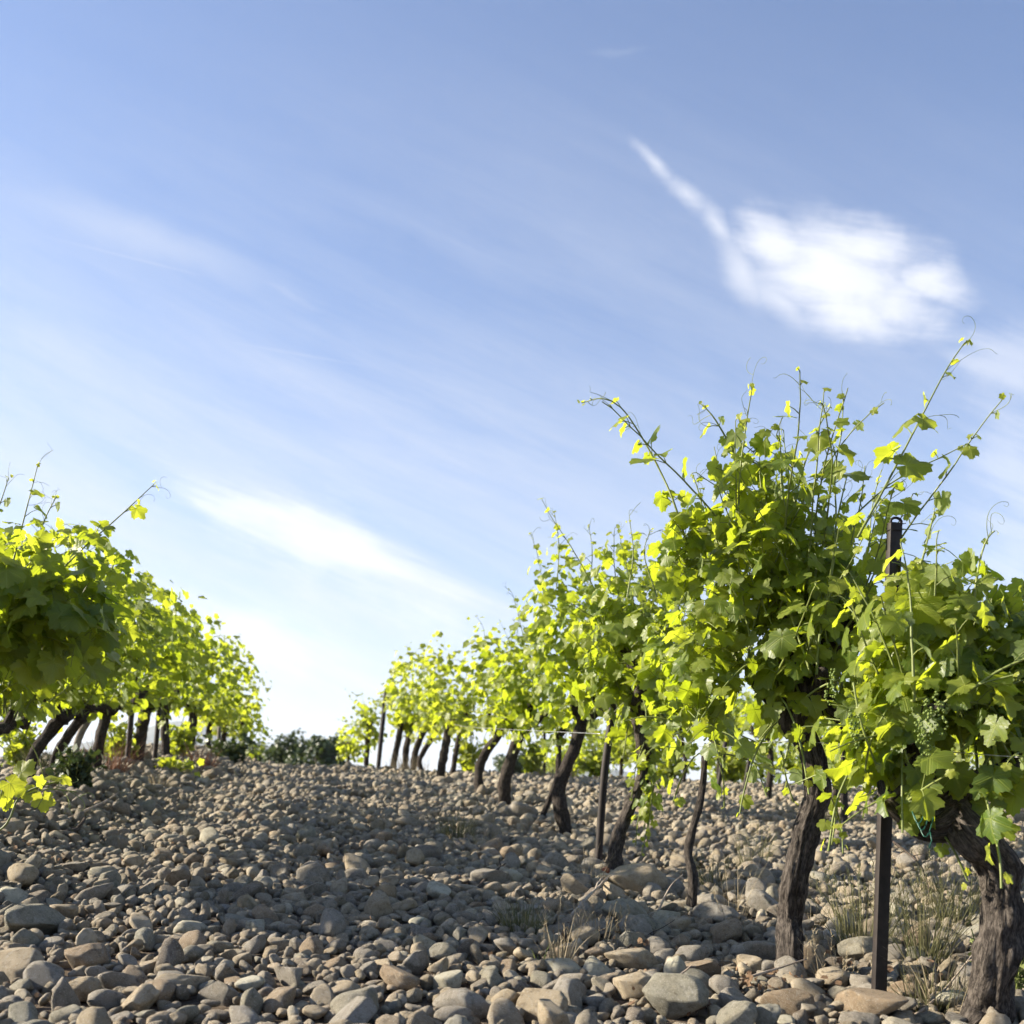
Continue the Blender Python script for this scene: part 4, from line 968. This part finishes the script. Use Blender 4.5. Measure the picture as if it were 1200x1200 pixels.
def twig(label, pts, rpx, mat=TWIG, seed=1, forks=2, Ys=None, name='dry_twig', cat='twig'):
    r = random.Random(seed); p = []
    for k, a in enumerate(pts):
        g = ground_at(a[0], a[1] + (a[2] if len(a) > 2 else 0)); q = P(a[0], a[1], g.y); p.append(q)
    sp, _ = spline(p, .012); s = p[0].y / F; n = len(sp); T = Tubes(); T.add(sp, [rpx * s * (1.1 - .75 * i / n) for i in range(n)], 8, rough=.3, rs=10, seed=seed, bulge=.3)
    for k in range(forks):
        i = r.randrange(n // 4, n - 2); d = (sp[i + 1] - sp[i]).normalized() + rv3(r, .5); q = grow(r, sp[i], d, r.uniform(.05, .14), .1, .35, .012); T.add(q, [rpx * s * .5 * (1 - .6 * j / len(q)) for j in range(len(q))], 6)
    o = new_obj(name, T.mesh(name, mat, p[0]), loc=p[0]); tag(o, label, cat, 'dry twigs on the stones')
twig('pale curved dry twig at the foot of the steel post', [(1008, 1172, 4), (1030, 1178, 4), (1048, 1186, 4), (1060, 1197, 2)], 2.2, seed=1)
twig('pale twig beside the curved one by the bottom edge', [(1000, 1198, 4), (1025, 1190, 6), (1045, 1182, 6)], 2.4, seed=2)
twig('long thin straight twig lying across the twisted trunk foot', [(868, 1142, 6), (905, 1144, 10), (950, 1146, 6)], 1.4, seed=3, forks=0)
twig('thin forked twig resting left of the twisted trunk foot', [(855, 1152, 6), (895, 1140, 20), (945, 1124, 30)], 1.8, seed=4)
twig('curved bleached cane by the foot of the right trunk', [(1070, 1192, 4), (1095, 1172, 18), (1115, 1150, 34), (1140, 1118, 60)], 1.9, seed=6, forks=2)
twig('kinked dark branch lying on the left slope', [(62, 985, 4), (78, 976, 8), (92, 970, 8), (100, 958, 12)], 4, TWIGD, 7, 2)
twig('bare dry cane poking out right of the left sprig', [(75, 962, 4), (100, 950, 14), (125, 938, 18), (140, 928, 14)], 1.6, seed=8, forks=1)
twig('dark branch propped on stones left of the grass clump', [(555, 1048, 4), (570, 1030, 12), (592, 1012, 14)], 2.6, TWIGD, 9, 2)
twig('brown dry cane leaning in front of the dark boulder', [(665, 1080, 4), (690, 1050, 20), (712, 1030, 20)], 2.6, seed=10, forks=2)
twig('dry forked twig on the near stones below the dark boulder', [(680, 1135, 6), (720, 1120, 16), (760, 1095, 10), (775, 1100, 8)], 1.8, TWIGD, 11, 3)
twig('thin pale straight stalk rising beside the slim young vine', [(768, 1075, 4), (785, 1040, 34), (800, 1025, 44)], 1.3, seed=12, forks=1)
twig('short bleached twig on the left foreground stones', [(148, 1172, 4), (158, 1180, 6), (166, 1188, 6)], 1.8, seed=13, forks=0)
twig('bent dry cane at the right of the near boulders', [(765, 1120, 6), (775, 1130, 6), (790, 1155, 10)], 2.2, seed=14, forks=2)
twig('dark little branch hanging below the right trunk elbow', [(1045, 985, 60), (1075, 1010, 60), (1088, 1040, 50), (1085, 1060, 30)], 1.4, TWIGD, 15, 1)
twig('reddish broken cane among stones by the leaning vine foot', [(700, 1024, 2), (716, 1018, 6), (728, 1004, 10)], 5, plain('red_wood', (.20, .05, .02), (.35, .13, .07), 40), 16, 0)

def litter():
    r = random.Random(9); LV = Leaves(1)
    for (cx, cy, rad, n) in ((895, 1165, .20, 60), (700, 1110, .25, 26), (770, 1120, .22, 26), (60, 1010, .30, 24), (1010, 1150, .3, 24), (830, 1190, .2, 20)):
        g = ground_at(cx, min(cy, 1198))
        for i in range(n):
            x, y = g.x + r.gauss(0, rad * .5), g.y + r.gauss(0, rad * .4)
            LV.add(Vector((x, y, gzf(x, y) + r.uniform(.015, .05))), rv3(r, 1) * .8, Vector((0, 0, .8)) + rv3(r, .7), r.uniform(.006, .016), 1)
    for i in range(160):
        y = r.uniform(1.9, 8); x = r.uniform(-.5, .6) * y
        LV.add(Vector((x, y, gzf(x, y) + r.uniform(.02, .045))), rv3(r, 1), Vector((0, 0, .8)) + rv3(r, .7), r.uniform(.005, .011), 1)
    o = new_obj('leaf_litter', LV.mesh('leaf_litter', LITTER, (0, 0, 0))); tag(o, 'brown dry leaf scraps between the stones', 'leaf litter', kind='stuff')
litter()

# ------------------------------------------------------------------ far trees
def tree(label, px, Y, topy, wpx, seed):
    r = random.Random(seed); x = (px - 600) / F * Y; g = Vector((x, Y, gzf(x, Y))); ztop = CAMH + (HZ - topy) / F * Y; H = ztop - g.z; W_ = wpx / F * Y * .5
    root = empty('oak_tree', g); tag(root, label, 'tree', 'far trees beyond the crest')
    T = Tubes(); T.add(spline([g - Vector((0, 0, .2)), g + Vector((.1, 0, H * .25)), g + Vector((0, 0, H * .5))], .3)[0], .16, 10, rough=.2, rs=1)
    LV = Leaves(2)
    cl = [(g + Vector((r.gauss(0, W_ * .42), r.gauss(0, W_ * .42), H * r.uniform(.25, .86))), W_ * r.uniform(.28, .5)) for _ in range(26)]
    for c, rad in cl:
        T.add(spline([g + Vector((0, 0, H * .3)), g.lerp(c, .6) + Vector((0, 0, .2)), c], .4)[0], .04, 5)
        for k in range(150):
            q = c + rv3(r, 1).normalized() * rad * r.uniform(.55, 1.05); q.z = min(q.z, ztop + r.uniform(-.1, .06)); LV.add(q, rv3(r, 1), (q - c).normalized() + rv3(r, .5) + Vector((0, 0, .4)), r.uniform(.10, .19), r.random() * .6)
    new_obj('trunk', T.mesh('trunk', TREEBARK, g), root); new_obj('crown', LV.mesh('crown', OAKL, g), root)
tree('far dark oak at the right end of the clump beyond the crest', 376, 62, 854, 60, 1)
tree('far dark oak with the highest crown beyond the crest', 338, 66, 850, 70, 2)
tree('far dark oak half hidden by the left row end', 300, 70, 866, 60, 3)
tree('far dark oak seen through the gap between left trunks', 208, 80, 846, 46, 4)
tree('far dark oak seen low between right row trunks', 655, 75, 882, 50, 5)
tree('far dark oak low beside the curved trunk pair', 600, 78, 876, 46, 6)

# ------------------------------------------------------------------ air
def haze():
    import bmesh
    bm = bmesh.new(); bmesh.ops.create_cube(bm, size=1); me = bpy.data.meshes.new('haze'); bm.to_mesh(me); bm.free()
    m = bpy.data.materials.new('haze'); m.use_nodes = True; t = NT(m.node_tree); t.n.clear(); out = t.node('ShaderNodeOutputMaterial'); v = t.node('ShaderNodeVolumePrincipled')
    v.inputs['Color'].default_value = (.80, .88, 1, 1); v.inputs['Density'].default_value = HAZE; v.inputs['Anisotropy'].default_value = .2; t.l.new(v.outputs[0], out.inputs['Volume']); me.materials.append(m)
    o = new_obj('haze', me, loc=(0, 5400, 350)); o.scale = (26000, 18000, 740); tag(o, 'pale haze in the air over the valley', kind='stuff')
HAZE = 7e-5
haze()
